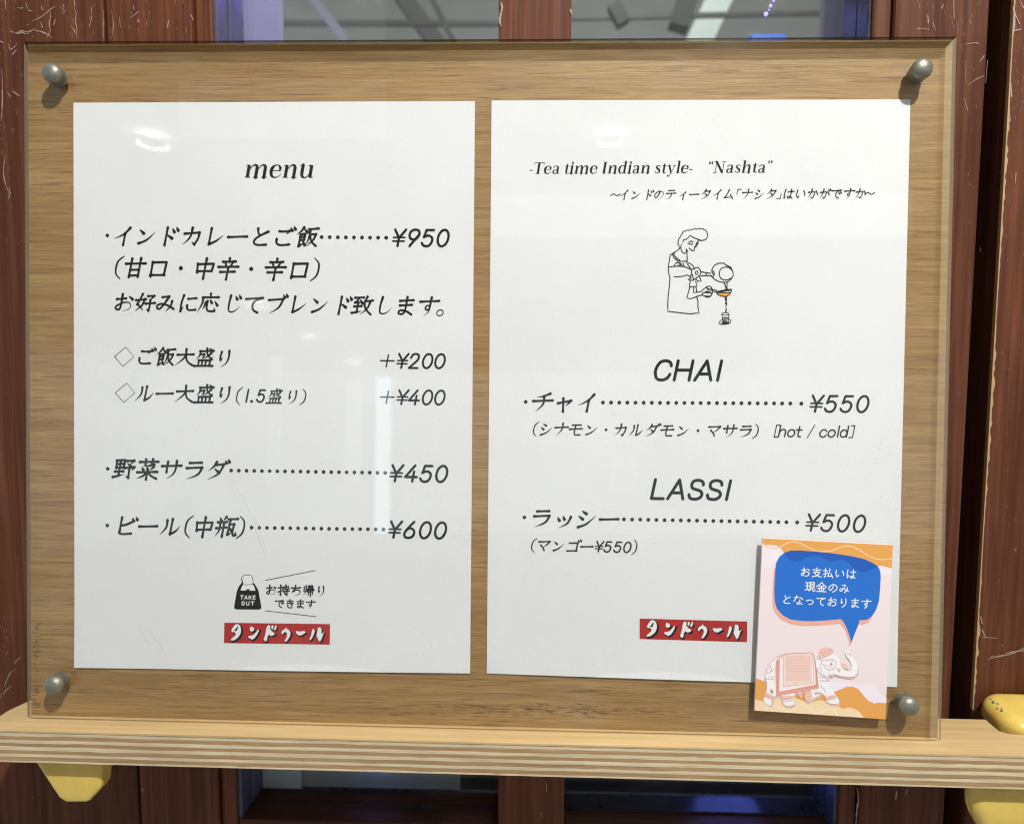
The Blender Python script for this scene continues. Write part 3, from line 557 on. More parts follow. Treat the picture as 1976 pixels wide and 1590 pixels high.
duct(((800, -70), (875, 80)), 1.3, 10, DK, 'ceiling_brace', 'thin dark brace near the right end of the left pane', 'brace')
duct(((440, 44), (1000, 44)), 1.4, 9, DK, 'ceiling_pipe', 'thin dark horizontal pipe behind the left pane', 'pipe')
duct(((1100, 34), (1700, 22)), 1.4, 8, DK, 'ceiling_pipe', 'thin dark horizontal pipe behind the right pane', 'pipe')
duct(((1345, -60), (1312, 48)), 1.2, 36, DK, 'ceiling_duct', 'broad dark duct hanging behind the right pane', 'duct')
duct(((1420, -70), (1345, 90)), 1.6, 46, PALE, 'ceiling_duct', 'pale green grey duct slanting behind the right pane', 'duct')
duct(((1185, 5), (1205, 42)), 1.25, 24, DK, 'ceiling_bracket', 'small dark blurred bracket behind the right pane', 'bracket')
duct(((452, -60), (468, 90)), .5, 6, DK, 'hanging_wire', 'dark slanting wire beside the lilac panel in the left pane', 'wire')
lp = part('lilac_panel', G().box(pW(470, 40, .16).x, pW(538, 40, .16).x, .16, .17, CAM.z+.05, CAM.z+.6), LILAC, org=(pW(500, 40, .16).x, .165, CAM.z+.3))
setp(lp, 'pale lilac panel standing inside the left end of the left pane', 'panel')
rp = part('lilac_panel', G().box(pW(1590, 40, .3).x, pW(1700, 40, .3).x, .30, .31, CAM.z+.05, CAM.z+.9), LILAC, org=(pW(1640, 40, .3).x, .3, CAM.z+.3))
setp(rp, 'pale lilac panel inside the right end of the right pane', 'panel')
shade_block = part('interior_shade_block', G().box(-.4, .42, .12, .5, Z0, CAM.z-.08, .004), plain('interior_shade_black', (.012, .011, .012), .5), org=(0, .3, Z0))  # black block put in for the unlit interior behind both panes
setp(shade_block, 'near-black block added for the dark interior, low through both panes under the shelf', 'dark backing')
nt1 = part('notice_sheet', G().box(pW(494, 1500, .034).x, pW(582, 1500, .034).x, .0338, .0342, pW(520, 1529, .034).z, CAM.z-.1), plain('pale_notice', (.50, .52, .49), .8), org=(pW(540, 1500, .034).x, .034, CAM.z-.25))
setp(nt1, 'small pale grey sheet behind the left pane just under the shelf', 'sheet')
nt2 = part('notice_sheet', G().box(pW(583, 1500, .036).x, pW(888, 1500, .036).x, .0358, .0362, pW(700, 1538, .036).z, CAM.z-.1), plain('grey_notice', (.27, .28, .255), .8), org=(pW(740, 1500, .036).x, .036, CAM.z-.25))
setp(nt2, 'wide dull grey sheet behind the left pane just under the shelf', 'sheet')
ls = thing('light_string', 'string of small violet led beads hanging inside the right pane', 'light string', 'W', tuple(pW(1490, 20, .1)))
EV = plain('violet_led', (.3, .25, .8), .4, emit=(.30, .22, 1), es=2.6); EB = plain('blue_led', (.02, .05, .2), .4, emit=(.05, .2, 1), es=.55)
for (u, v, r) in ((1478, 28, 4.2), (1487, 12, 3.2), (1493, 2, 2.6), (1500, -10, 3), (1484, 20, 1.6)):
    p = pW(u, v, .1); r = r/F*(.1-CAM.y)*.9; g = G().lathe([(r*.3, -r), (r*.8, -r*.6), (r, 0), (r*.8, r*.6), (r*.3, r)], p, n=14); part('bead', g, EV, ls, smooth=True)
a, b = pW(1446, 67.5, .06), pW(1516, 67.5, .06)
gl = part('led_strip', G().box(a.x, b.x, .058, .066, a.z-.006, a.z, .001), EB, org=tuple(a)); setp(gl, 'glowing blue led strip at the foot of the right pane above the board', 'led strip')
a, b = pW(1150, 1562, .05), pW(1600, 1566, .05)
lamp('violet_glow_light', 'POINT', (e[405]+.022, .045, CAM.z+.235), .30, (.2, .08, 1), .02)
lamp('blue_sill_fill_left', 'POINT', (pW(720, 1500, .02).x, .021, pW(720, 1500, .02).z), .007, (.2, .25, 1), .02)  # unseen lamp added to cool the reddish left sill
lamp('blue_sill_light', 'POINT', (pW(1400, 1500, .05).x, .045, pW(1400, 1495, .05).z), .10, (.14, .2, 1), .03)
lamp('blue_strip_light', 'POINT', tuple(pW(1480, 45, .09)), .006, (.22, .2, 1), .01)
lamp('shop_light', 'POINT', (.2, 1.0, CAM.z+1.35), 42, (.97, 1, .94), .15)

# ================================================================= plywood shelf (its own frame, nearly level)
Yf = pS(988, 1433, Z=0).y; print('SHELF front y', Yf, 'back y', pS(1860, 1387, Z=0).y, 'door y0; cam', CAM.y)
Yb = pS(1860, 1387, Z=0).y
Tk = -pS(988, 1496, Y=Yf).z; print('thickness', Tk)
xl, xr = pS(-160, 1433, Z=0).x, pS(2140, 1460, Z=0).x
nr = [pS(u, v, Z=0) for u, v in ((1902, 1388), (1914, 1399), (1928, 1410), (1948, 1416), (1976, 1417.5), (2030, 1420))]
nl = [pS(u, v, Z=0) for u, v in ((-30, 1394), (-4, 1384), (14, 1372), (26, 1366), (44, 1362))]
xb0 = nl[-1].x+.001; xb1 = nr[0].x
out = [(xl, Yf), (xr, Yf), (xr, nr[-1].y)]+[(p.x, p.y) for p in reversed(nr[1:])]+[(xb1, Yb), (xb0, Yb)]+[(p.x, p.y) for p in reversed(nl[:-1])]+[(xl, nl[0].y)]
shelf = thing('plywood_shelf', 'thick plywood ledge with striped layered edge carrying the menu board', 'shelf', 'S', (0, 0, 0))
shelf_v = G().prism([(x, y-.0003 if y < Yf+.001 else y) for x, y in out], -.0009, 0, 'z')
part('top_veneer', shelf_v, M['top'], shelf)
n = 8; zc = -.00092
hs = [1.25, 1.05, 1.0, 1.05, 1.0, 1.05, 1.0, 1.2, .5]; tot = sum(hs); U = (Tk-.0009)/tot
NX = 90; xs_ = [xl+(xr-xl)*k/NX for k in range(NX+1)]
def wav(i): ph = [random.uniform(0, 6.3) for _ in range(4)]; return [.00010*math.sin(k*.33+ph[0])+.00009*math.sin(k*.9+ph[1])+.00005*math.sin(k*2.3+ph[2])+random.uniform(-.00004, .00004) for k in range(NX+1)]
prev = [0]*(NX+1)
for i, h in enumerate(hs):
    nxt = wav(i) if i < len(hs)-1 else [0]*(NX+1); z0_, z1_ = zc-h*U, zc; dy = random.uniform(-.0002, .00015)
    fr_ = [(x, Yf+dy+random.uniform(-.00008, .00008)) for x in xs_]; rest = [(a, b) for a, b in out if b > Yf+.001]
    g = G().prism(fr_+rest, z0_+.00003, z1_, 'z'); N = len(fr_)+len(rest)
    for k in range(NX+1):
        v = g.v[k]; g.v[k] = (v[0], v[1], v[2]+nxt[k]); v = g.v[k+N]; g.v[k+N] = (v[0], v[1], v[2]+prev[k])
    part('ply', g, M['plyl'] if i % 2 == 0 else M['plyd'], shelf); prev = nxt; zc -= h*U

# ---- yellow brackets
def rbox(g, x0, x1, y0, y1, z0, z1, r, seg=5): return g.box(x0, x1, y0, y1, z0, z1, r, seg)
def bracket(label, lug, top):
    x0, z0 = lug[0]
    br = thing('yellow_bracket', label, 'bracket', 'W', (x0, 0, z0), 'yellow enamelled brackets fixed to the door')
    bm = bmesh.new(); g = G().prism(lug, -.046, -.035)
    me = bpy.data.meshes.new('t'); me.from_pydata(g.v, [], g.f); bm.from_mesh(me); bmesh.ops.recalc_face_normals(bm, faces=bm.faces)
    bmesh.ops.dissolve_limit(bm, angle_limit=.02, verts=bm.verts, edges=bm.edges)
    bmesh.ops.bevel(bm, geom=bm.edges[:], offset=.0055, segments=5, affect='EDGES', profile=.5, clamp_overlap=True)
    g2 = G(); bm.verts.ensure_lookup_table(); g2.add([v.co[:] for v in bm.verts], [[v.index for v in f.verts] for f in bm.faces]); bm.free()
    part('lower_lug', g2, M['yellow'], br, smooth=True)
    mx_ = sum(p[0] for p in lug)/len(lug); part('stem', G().box(mx_-.012, mx_+.012, -.0365, .0002, z0-.012, z0-.001, .002), M['yellow'], br)
    return br
def q(u, v, Y=-.046): p = pW(u, v, Y); return (p.x, p.z)
zs = q(150, 1478)[1]+.002
b1 = bracket('yellow enamelled bracket under the left end of the shelf', [(q(72, 1478)[0]-.002, zs), q(112, 1541), q(126, 1550), q(168, 1550), q(194, 1522), (q(196, 1478)[0], zs)], None)
zs2 = q(1960, 1522)[1]+.002
b2 = bracket('yellow enamelled bracket under the right end of the shelf', [(q(1876, 1522)[0], zs2), q(1877, 1570), q(1915, 1640), q(2040, 1645), q(2090, 1600), (q(2090, 1522)[0], zs2)], None)
# rounded lug above the shelf at the right, standing in its notch
cx = pS(1897, 1387, Y=0).x; zt = pS(1940, 1337, Y=-.010).z; yf = pS(1960, 1408, Z=.003).y
cx -= .0075; zt -= .0015; print('lug', cx, zt, yf)
lugR = thing('yellow_lug', 'chipped yellow enamelled lug rounded at its corner, standing in the shelf notch at right', 'lug', 'S', (cx+.03, 0, 0))
zb = -.0025
def rrect(x0, x1, y0, y1, R, ins, n=9):
    x0 += ins; x1 -= ins; y0 += ins; y1 -= ins; R = max(R-ins, .0008); o = []
    for (a, b, s0) in ((x1-R, y1-R, 0), (x0+R, y1-R, 90), (x0+R, y0+R, 180), (x1-R, y0+R, 270)):
        for k in range(n): t = math.radians(s0+90*k/(n-1)); o.append((a+R*math.cos(t), b+R*math.sin(t)))
    return o
g2 = G(); rr_ = .0075; levels = [(zb, 0)]+[(zt-rr_+rr_*math.sin(math.radians(t)), rr_*(1-math.cos(math.radians(t)))) for t in range(0, 91, 9)]
for z, ins in levels:
    for (x, y) in rrect(cx, cx+.09, yf, -.001, .0125, ins): g2.v.append((x, y, z-(0-y)*.10*max(0, (z-zb)/(zt-zb))))
m_ = len(g2.v)//len(levels)
for i in range(len(levels)-1):
    for k in range(m_): g2.f.append((i*m_+k, i*m_+(k+1) % m_, (i+1)*m_+(k+1) % m_, (i+1)*m_+k))
g2.f.append(tuple(range((len(levels)-1)*m_, len(levels)*m_)))
part('lug_body', g2, M['yellow'], lugR, smooth=True)
for (yy, th_, r) in ((-.0135, 60, 2.6), (-.0155, 68, 1.8), (-.0185, 52, 2.0), (-.0210, 58, 2.4), (-.0195, 66, 1.2), (-.0105, 64, 1.3)):
    ins = rr_*(1-math.cos(math.radians(th_))); R_ = .0125-ins; z_ = zt-rr_+rr_*math.sin(math.radians(th_))
    x_ = cx+ins; y_ = yy; z_ -= (0-y_)*.10*(z_-zb)/(zt-zb); rr = r*DB/F
    bmc = bmesh.new(); bmesh.ops.create_icosphere(bmc, subdivisions=2, radius=1); g3 = G()
    g3.add([(x_+v.co.x*rr, y_+v.co.y*rr*1.2, z_+v.co.z*rr*1.3) for v in bmc.verts], [[v.index for v in f.verts] for f in bmc.faces]); bmc.free()
    part('chip', g3, M['chip'], lugR, smooth=True)

# ================================================================= menu board: oak panel, acrylic cover, four standoff screws (sign frame)
YA, YBk = -.0035, -.0006
cor = [pB(u, v, YA) for u, v in ((43, 79), (1848.5, 69), (1818, 1431), (50, 1387))]
TL, TR, BR, BL = [Vector((c.x, c.z)) for c in cor]
board = thing('menu_board', 'oak laminate menu board under a clear acrylic cover with four metal screws', 'menu board', 'B', ((BL.x+BR.x)/2, .006, (BL.y+BR.y)/2))
g = G(); P0 = [BL+Vector((.0002, .0002)), BR+Vector((-.0002, .0002)), TR+Vector((-.0002, -.0002)), TL+Vector((.0002, -.0002))]
panel = part('panel', g.prism([tuple(p) for p in P0], .0004, .0125), M['oak'], board)
# acrylic: front face with a chamfer at the top and right, dark edge tint paints in edge shade and contact shadow
def inset(l, r, t, b): return [BL+Vector((l, b)), BR+Vector((-r, b)), TR+Vector((-r, -t)), TL+Vector((l, -t))]
A = inset(0, 0, 0, 0); Bq = inset(.0030, .0060, .0062, .0010)
vs = [(p.x, YA, p.y) for p in Bq]+[(p.x, YA+.0012, p.y) for p in A]+[(p.x, YBk, p.y) for p in A]
g = G(); g.add(vs, [(0, 1, 2, 3), (11, 10, 9, 8)]+[(i, (i+1) % 4, (i+1) % 4+4, i+4) for i in range(4)]+[(i+4, (i+1) % 4+4, (i+1) % 4+8, i+8) for i in range(4)])
ac = part('acrylic_cover', g, [M['acrylic'], M['edge'], M['edge2']], board)
for i, pl in enumerate(ac.data.polygons): pl.material_index = 0 if i < 2 else {2: 1, 3: 2, 4: 1, 5: 2, 6: 1, 7: 1, 8: 1, 9: 1}[i]
ink = Ink(YA-.00002); 
def hair(s_, w_):
    for ln in s_.split('/'):
        pts = [pB(*(float(t) for t in k.split(',')), YA) for k in ln.split()]; ink.ribbon([(p.x, p.z) for p in pts], [w_*DB/F]*len(pts))
hair('440,912 470,965 495,1010 515,1062/489,990 505,1030/268,1210 290,1245/286,1210 312,1250 322,1265', .35)
for k in range(150):
    u, v = random.uniform(60, 1800), random.uniform(100, 1370); p = pB(u, v, YA); ink.disc((p.x, p.z), random.uniform(.3, .9)*DB/F, 7)
for (cu, cv, n_) in ((885, 1030, 26), (1715, 960, 22), (1700, 870, 14), (820, 1240, 12), (200, 700, 10)):
    for k in range(n_):
        p = pB(random.gauss(cu, 12), random.gauss(cv, 22), YA); ink.disc((p.x, p.z), random.uniform(.3, .9)*DB/F, 7)
part('dust_specks', ink.g, plain('dust_grey', (.42, .42, .41), .8), ac)['kind'] = 'stuff'
for (u, v) in ((113.5, 150), (1768.5, 142.5), (1743.5, 1353.5), (117, 1313.5)):
    p = pB(u, v, YA); c = (p.x, YA, p.z); r = .0047
    sc_ = part('standoff_screw', G().lathe([(r*.96, -.0002), (r, .0005), (r, .0040), (r*1.05, .0042), (r*1.07, .0047), (r*1.05, .0056), (r*.95, .0067), (r*.74, .0077), (r*.45, .0083), (r*.12, .0086)], c, n=36), M['metal'], board, smooth=True)
    part('screw_base', G().lathe([(r*1.06, 0), (r*1.06, .0006)], (c[0], YA+.0002, c[2]), n=36), M['metal'], board)
# old stains and marks on the panel
STAIN = plain('brown_stain', (.16, .085, .035), .6); ink = Ink(.00035)
for i in range(70):
    v = random.uniform(1195, 1372); a = pB(66+random.gauss(0, 4.5), v, .00035); L = random.uniform(2, 9)*DB/F
    ink.ribbon([(a.x, a.z), (a.x+L, a.z+random.uniform(-.4, .4)*DB/F)], [random.uniform(.5, 2.0)*DB/F]*2)
for k in range(110):
    u = random.gauss(1010, 105); v = 1368+(u-1000)*.024+random.gauss(0, 6.5)
    if u < 860: v += 2
    a = pB(u, v, .00035); L = random.uniform(4, 26)*DB/F; pts = [(a.x+L*t, a.z+random.uniform(-.8, .8)*DB/F) for t in (0, .3, .6, 1)]
    ink.ribbon(pts, [random.uniform(.4, 1.5)*DB/F for _ in pts])
for s in ('1440,385 1430,420 1450,470', '1180,355 1182,370', '1195,435 1205,450', '1830,390 1822,410', '400,330 420,310 440,300', '400,350 395,365'):
    pts = [pB(*(float(t)/2.994 for t in k.split(',')), .00035) for k in s.split()]; ink.ribbon([(p.x+(.0 if float(s[:4].strip(',')) > 450 else 0), p.z) for p in pts], [.7*DB/F]*len(pts))
part('stains', ink.g, STAIN, panel)['kind'] = 'stuff'

# ================================================================= the two printed sheets
def lift(x, z):                              # the sheets wave away from the panel near their lower edge
    t = max(0, (-.098-z)/.036); return -.00042*t*t*(.35+.65*abs(math.sin(x*17+.4)))*1.0
def sheet(name, label, corners):
    q4 = [pB(u, v, 0) for u, v in corners]; o = thing(name, label, 'menu sheet', 'B', tuple((q4[2]+q4[3])/2), 'printed menu sheets behind the acrylic')
    nx, nz = 24, 40; g = G(); n = 0
    for s in (0, 1):
        for j in range(nz+1):
            for i in range(nx+1):
                a = q4[0].lerp(q4[1], i/nx); b = q4[3].lerp(q4[2], i/nx); p = a.lerp(b, j/nz)
                g.v.append((p.x, .00012*s+lift(p.x, p.z), p.z))
    def I(s, i, j): return s*(nx+1)*(nz+1)+j*(nx+1)+i
    for j in range(nz):
        for i in range(nx):
            g.f.append((I(0, i, j), I(0, i, j+1), I(0, i+1, j+1), I(0, i+1, j))); g.f.append((I(1, i, j), I(1, i+1, j), I(1, i+1, j+1), I(1, i, j+1)))
    for i in range(nx):
        for j in (0, nz): g.f.append((I(0, i, j), I(0, i+1, j), I(1, i+1, j), I(1, i, j)))
    for j in range(nz):
        for i in (0, nx): g.f.append((I(0, i, j), I(0, i, j+1), I(1, i, j+1), I(1, i, j)))
    part('paper', g, M['paper'], o, smooth=False)
    return o
shL = sheet('menu_sheet', 'white printed sheet headed menu, left of the two sheets on the board', ((141.6, 198.7), (916.5, 195.7), (907.2, 1298.5), (144, 1287.5)))
shR = sheet('menu_sheet', 'white printed tea time sheet with drawing of a man pouring chai, right of the two', ((948.6, 194.4), (1756.9, 192.4), (1730.2, 1324.6), (939.2, 1298.5)))
YI = -.00010
def line(parent, fn, mt='ink', name='printed_line', Y=None):
    k = Ink(YI if Y is None else Y, lift); fn(k); return part(name, k.g, M[mt] if isinstance(mt, str) else mt, parent)
WP = 4.95                                      # pen width in pixels
def L1(k):
    run(k, '・', 207.3, 207.3, 454.8, 454.8, 43, 42, 4.3); run(k, 'インドカレーとご飯', 238, 592.5, 455.6, 458, 43, 41, WP); dots(k, 621, 745.3, 457.9, 459.2, 9)
    run(k, '¥950', 770.2, 855.2, 459.3, 459.8, 25, 31.5, 4.7, xs=[770.2, 798.5, 826, 855.2])
def L2(k): run(k, '(甘口・中辛・辛口)', 231.5, 607.5, 516.5, 520.5, 43, 43, WP, xs=[230.6, 261, 306.5, 350, 396.6, 441.1, 485.7, 532.2, 578.2, 608.3])
def L3(k): run(k, 'お好みに応じてブレンド致します。', 239.7, 855, 584, 591.6, 40, 40, 4.6, xs=[239.7, 281.2, 321.7, 365.2, 404.7, 451.5, 491.7, 535, 577.3, 618.3, 663.5, 701.2, 743.5, 784, 827.8, 862])
def L4(k):
    run(k, 'ご飯大盛り', 281.3, 433.4, 687.9, 691.3, 37, 37, 4.4)
    run(k, '+¥200', 747.6, 850, 696.2, 697, 22, 27, 3.9, xs=[747.6, 777, 800, 825.4, 849.3])
def L5(k):
    run(k, 'ルー大盛り', 279.5, 433.8, 758.8, 761.4, 37, 37, 4.4); run(k, '(', 462, 462, 764, 764, 32, 34, 3.4)
    run(k, '1.5', 476.5, 504, 763.6, 764, 17, 23, 3.5, xs=[476.5, 491, 504]); run(k, '盛り)', 530.7, 583, 765, 766, 29, 30, 3.4, xs=[530.7, 564.7, 585.2])
    run(k, '+¥400', 747.6, 850, 766.2, 767.2, 22, 27, 3.9, xs=[747.6, 777, 800, 825.2, 849])
def L6(k):
    run(k, '・', 208.2, 208.2, 904.4, 904.4, 43, 42, 4.3); run(k, '野菜サラダ', 240.6, 420.3, 905, 907.2, 42, 41, WP); dots(k, 446.2, 743.4, 907.7, 912.3, 21)
    run(k, '¥450', 765, 853, 913, 914.3, 25, 31, 4.7, xs=[765, 794.5, 823, 852.5])
def L7(k):
    run(k, '・', 207.2, 207.2, 1013.6, 1013.6, 43, 42, 4.3); run(k, 'ビール', 244.3, 328.6, 1014.5, 1015.8, 41, 40, WP)
    run(k, '(中瓶)', 362, 465, 1016.2, 1017.3, 41, 42, WP, xs=[364.5, 394.1, 437.2, 465]); dots(k, 485.5, 740, 1017.8, 1021.3, 18)
    run(k, '¥600', 762.3, 850.5, 1021.5, 1023.4, 25, 31, 4.7, xs=[762.3, 791.5, 821.2, 850.3])
for f in (L1, L2, L3, L4, L5, L6, L7): line(shL, f)
line(shL, lambda k: trace(k, '140,217 238,133 309,217 213,301', (190, 640), 4.491, 1.3, close=True), name='printed_diamond')
line(shL, lambda k: trace(k, '147,530 245,447 316,530 220,613', (190, 640), 4.491, 1.3, close=True), name='printed_diamond')
line(shL, lambda k: serif(k, 'menu', 469.5, 606, 342.9, 343.3, 24.2, .17), name='printed_heading')
def BAG(k):
    o = (410, 1080); s = 7.319
    fill(k, '425,305 445,312 570,312 600,345 625,385 650,430 665,520 692,655 688,685 665,699 335,698 312,685 309,650 328,540 345,445 365,390 395,345', o, s)
bag = line(shL, BAG, name='printed_bag_icon')
def BAGW(k):
    o = (410, 1080); s = 7.319
    fill(k, '432,350 450,345 560,342 575,352 592,375 608,432 528,434 525,412 478,412 475,432 398,430 412,385', o, s)
    fill(k, '432,320 416,290 416,262 440,230 462,217 538,217 558,240 568,290 572,330 560,345 545,340 520,352 500,342 480,354 460,345 438,350', o, s)
    run(k, 'TAKE', 473.5-8.5, 473.5+14, 1152, 1152.6, 6.2, 7.0, 1.55, 0, False, YI, xs=[464.6, 471.2, 479, 486.8]) if False else run(k, 'TAKE', 467.0, 490.8, 1152, 1152.4, 5.6, 6.6, 1.6, .05, False)
    run(k, 'OUT', 469.5, 487.5, 1163.5, 1163.9, 5.6, 6.8, 1.6, .05, False)
line(bag, BAGW, 'white', 'printed_lettering', YI-.00004)
def BAGL(k):
    o = (410, 1080); s = 7.319
    trace(k, '435,330 412,285 412,258 440,222 460,212 540,212 562,240 572,290 578,330', o, s, 1.1); trace(k, '438,265 428,285 432,340', o, s, .9)
    trace(k, '435,345 445,352 460,345 475,354 490,350 505,352 520,345 535,350 550,340 565,345 575,335', o, s, .9, smooth=True)
line(bag, BAGL, 'ink', 'printed_outline', YI-.00008)
def TAKE(k):
    o = (410, 1080); s = 7.319
    trace(k, '748,288 1455,150/748,717 1465,798', o, s, 1.25)
    run(k, 'お持ち帰り', 523.4, 620, 1138, 1139.5, 22, 22, 3.0, .04); run(k, 'できます', 539.8, 599.9, 1164, 1165.5, 18.5, 18.5, 2.5, .08)
line(shL, TAKE)
# the red banner with white brush lettering, once on each sheet
LOGO = ['325,908 365,903 395,930 408,980 405,1020 385,1070 345,1110 300,1135 265,1138 262,1118 300,1085 330,1060 332,1036 308,1014 285,1018 266,998 290,950',
 '540,935 580,950 595,980 580,1000 555,1010 525,985', '660,972 655,1010 630,1060 600,1100 560,1125 535,1105 510,1095 510,1072 560,1065 600,1040 640,990',
 '800,915 820,925 815,970 840,1005 885,1035 870,1060 830,1070 800,1050 780,1085 775,1130 755,1148 725,1120 740,1080 755,1020 765,960 780,925', '842,920 868,930 855,978 830,960', '900,912 912,945 890,995 868,978',
 '1040,950 1060,975 1090,990 1108,1030 1095,1080 1070,1120 1045,1150 1020,1140 1050,1090 1060,1050 1045,1015 1010,1020 1000,1050 980,1040 975,1010 1000,985 1025,975',
 '1180,1000 1230,1008 1300,1000 1320,1020 1290,1040 1250,1065 1210,1055 1185,1030', '1415,975 1440,975 1448,1010 1428,1060 1405,1110 1380,1130 1372,1120 1395,1060 1405,1010',
 '1490,950 1530,950 1545,990 1540,1040 1585,1020 1560,1060 1545,1110 1520,1155 1495,1120 1470,1060 1485,1010']
def banner(parent, quad):
    q0 = [(170, 885), (1662, 905), (1658, 1192), (165, 1172)]
    def mp(x, y, Y):
        v = (y-885-(x-170)*20/1492)/287; u = (x-170+5*v)/1492
        a = Vector(quad[0]).lerp(Vector(quad[1]), u); b = Vector(quad[3]).lerp(Vector(quad[2]), u); c = a.lerp(b, v)
        p = pB(c.x, c.y, Y); return (p.x, p.z)
    k = Ink(YI, lift); k.poly([mp(*p, YI) for p in q0]); base = part('printed_banner', k.g, M['red'], parent)
    k = Ink(YI-.00004, lift)
    for s in LOGO:
        q = [tuple(float(c) for c in t.split(',')) for t in s.split()]
        cx = sum(a for a, b in q)/len(q); cy = sum(b for a, b in q)/len(q)
        for t in (.0, .35, .7, 1):
            k.poly([mp(cx+(a-cx)*1.14+t*19, cy+(b-cy)*1.08+t*21, YI) for a, b in q])
    part('lettering_shadow', k.g, M['ink'], base)
    k = Ink(YI-.00009, lift)
    for s in LOGO:
        q = [tuple(float(c) for c in t.split(',')) for t in s.split()]; k.poly([mp(a, b, YI) for a, b in q])
    lt = part('printed_lettering', k.g, M['white'], base)
    k = Ink(YI-.00014, lift); k.poly([mp(a, b, YI) for a, b in ((352, 938), (366, 946), (350, 992), (322, 1006), (306, 998), (330, 975))])
    part('lettering_slit', k.g, M['ink'], base)
banner(shL, ((433.2, 1201), (637, 1203.6), (636.5, 1243), (432.6, 1240)))
banner(shR, ((1234.3, 1193), (1441.8, 1198.7), (1441.3, 1238.4), (1234.1, 1232.2)))

def R1(k): serif(k, '-Tea time Indian style-', 1020, 1336, 335.8, 334.2, 15.0, .17); serif(k, '“Nashta”', 1363, 1488.5, 333.8, 333.2, 15.0, .17)
line(shR, R1, name='printed_heading')
line(shR, lambda k: run(k, '~インドのティータイム「ナシタ」はいかがですか~', 1187.5, 1678, 376.3, 373.8, 21.5, 22, 2.6, xs=[1187.5, 1204.5, 1227.4, 1253, 1272.5, 1295.5, 1318.7, 1340.8, 1363.5, 1385.3, 1408, 1423, 1443.4, 1467, 1490, 1509, 1522.7, 1546, 1569.5, 1593, 1614.8, 1638.9, 1661, 1678]))
line(shR, lambda k: run(k, 'CHAI', 1279.3, 1388.5, 714.8, 715.2, 34, 37.5, 5.9, .2, xs=[1279.3, 1319.2, 1360, 1388.5]))
line(shR, lambda k: run(k, 'LASSI', 1268.5, 1405.8, 943.5, 945.6, 32, 37, 5.8, .2, xs=[1270.5, 1307, 1344.4, 1380.1, 1405.8]))
def R2(k):
    run(k, '・', 1014.4, 1014.4, 775.4, 775.4, 43, 42, 4.3); run(k, 'チャイ', 1047.1, 1132.7, 775.8, 776.7, 42, 41, WP); dots(k, 1163.5, 1525, 776.7, 778.5, 24); dots(k, 1546.2, 1546.3, 778.8, 778.8, 2)
    run(k, '¥550', 1575.6, 1665, 778.9, 779.7, 25.5, 31.5, 4.5, xs=[1575.8, 1604, 1634.2, 1665])
def R3(k):
    run(k, '(シナモン・カルダモン・マサラ)', 1036, 1456, 828, 832, 28, 28, 3.3, xs=[1034.2, 1054.4, 1083.7, 1111.5, 1141.9, 1170.4, 1199, 1228.5, 1260.2, 1288.5, 1319.2, 1347.7, 1378.5, 1408.7, 1439, 1458.3])
    run(k, '[hot', 1499.6, 1543.5, 831.8, 832.2, 16.5, 21.5, 2.8, xs=[1499.6, 1511, 1527.5, 1543]); run(k, '/', 1565, 1565, 832.4, 832.4, 15, 22, 2.6, .0); run(k, 'cold]', 1589, 1644.4, 832.4, 832.8, 16.5, 21.5, 2.8, xs=[1589, 1605.5, 1617.9, 1629.5, 1643.8])
def R4(k):
    run(k, '・', 1011.9, 1011.9, 998, 998, 43, 42, 4.3); run(k, 'ラッシー', 1045.2, 1175.5, 999.5, 1001.6, 42, 41, WP); dots(k, 1204.1, 1517.5, 1001.8, 1007.3, 21); dots(k, 1538.2, 1538.3, 1007.7, 1007.7, 2)
    run(k, '¥500', 1568, 1660, 1008, 1010.3, 25.5, 32, 4.5, xs=[1568, 1597, 1627.8, 1658.6])
def R5(k):
    run(k, '(マンゴー', 1032, 1132.7, 1052, 1054.4, 27, 27, 3.3, xs=[1030.4, 1049.5, 1077.5, 1106.6, 1132.7]); run(k, '¥550', 1156.5, 1210.7, 1054.4, 1055.8, 16, 20, 3.0, xs=[1156.5, 1173.2, 1192.2, 1210.7]); run(k, ')', 1224.3, 1224.3, 1056, 1056, 27, 29, 3.1)
for f in (R2, R3, R4, R5): line(shR, f)
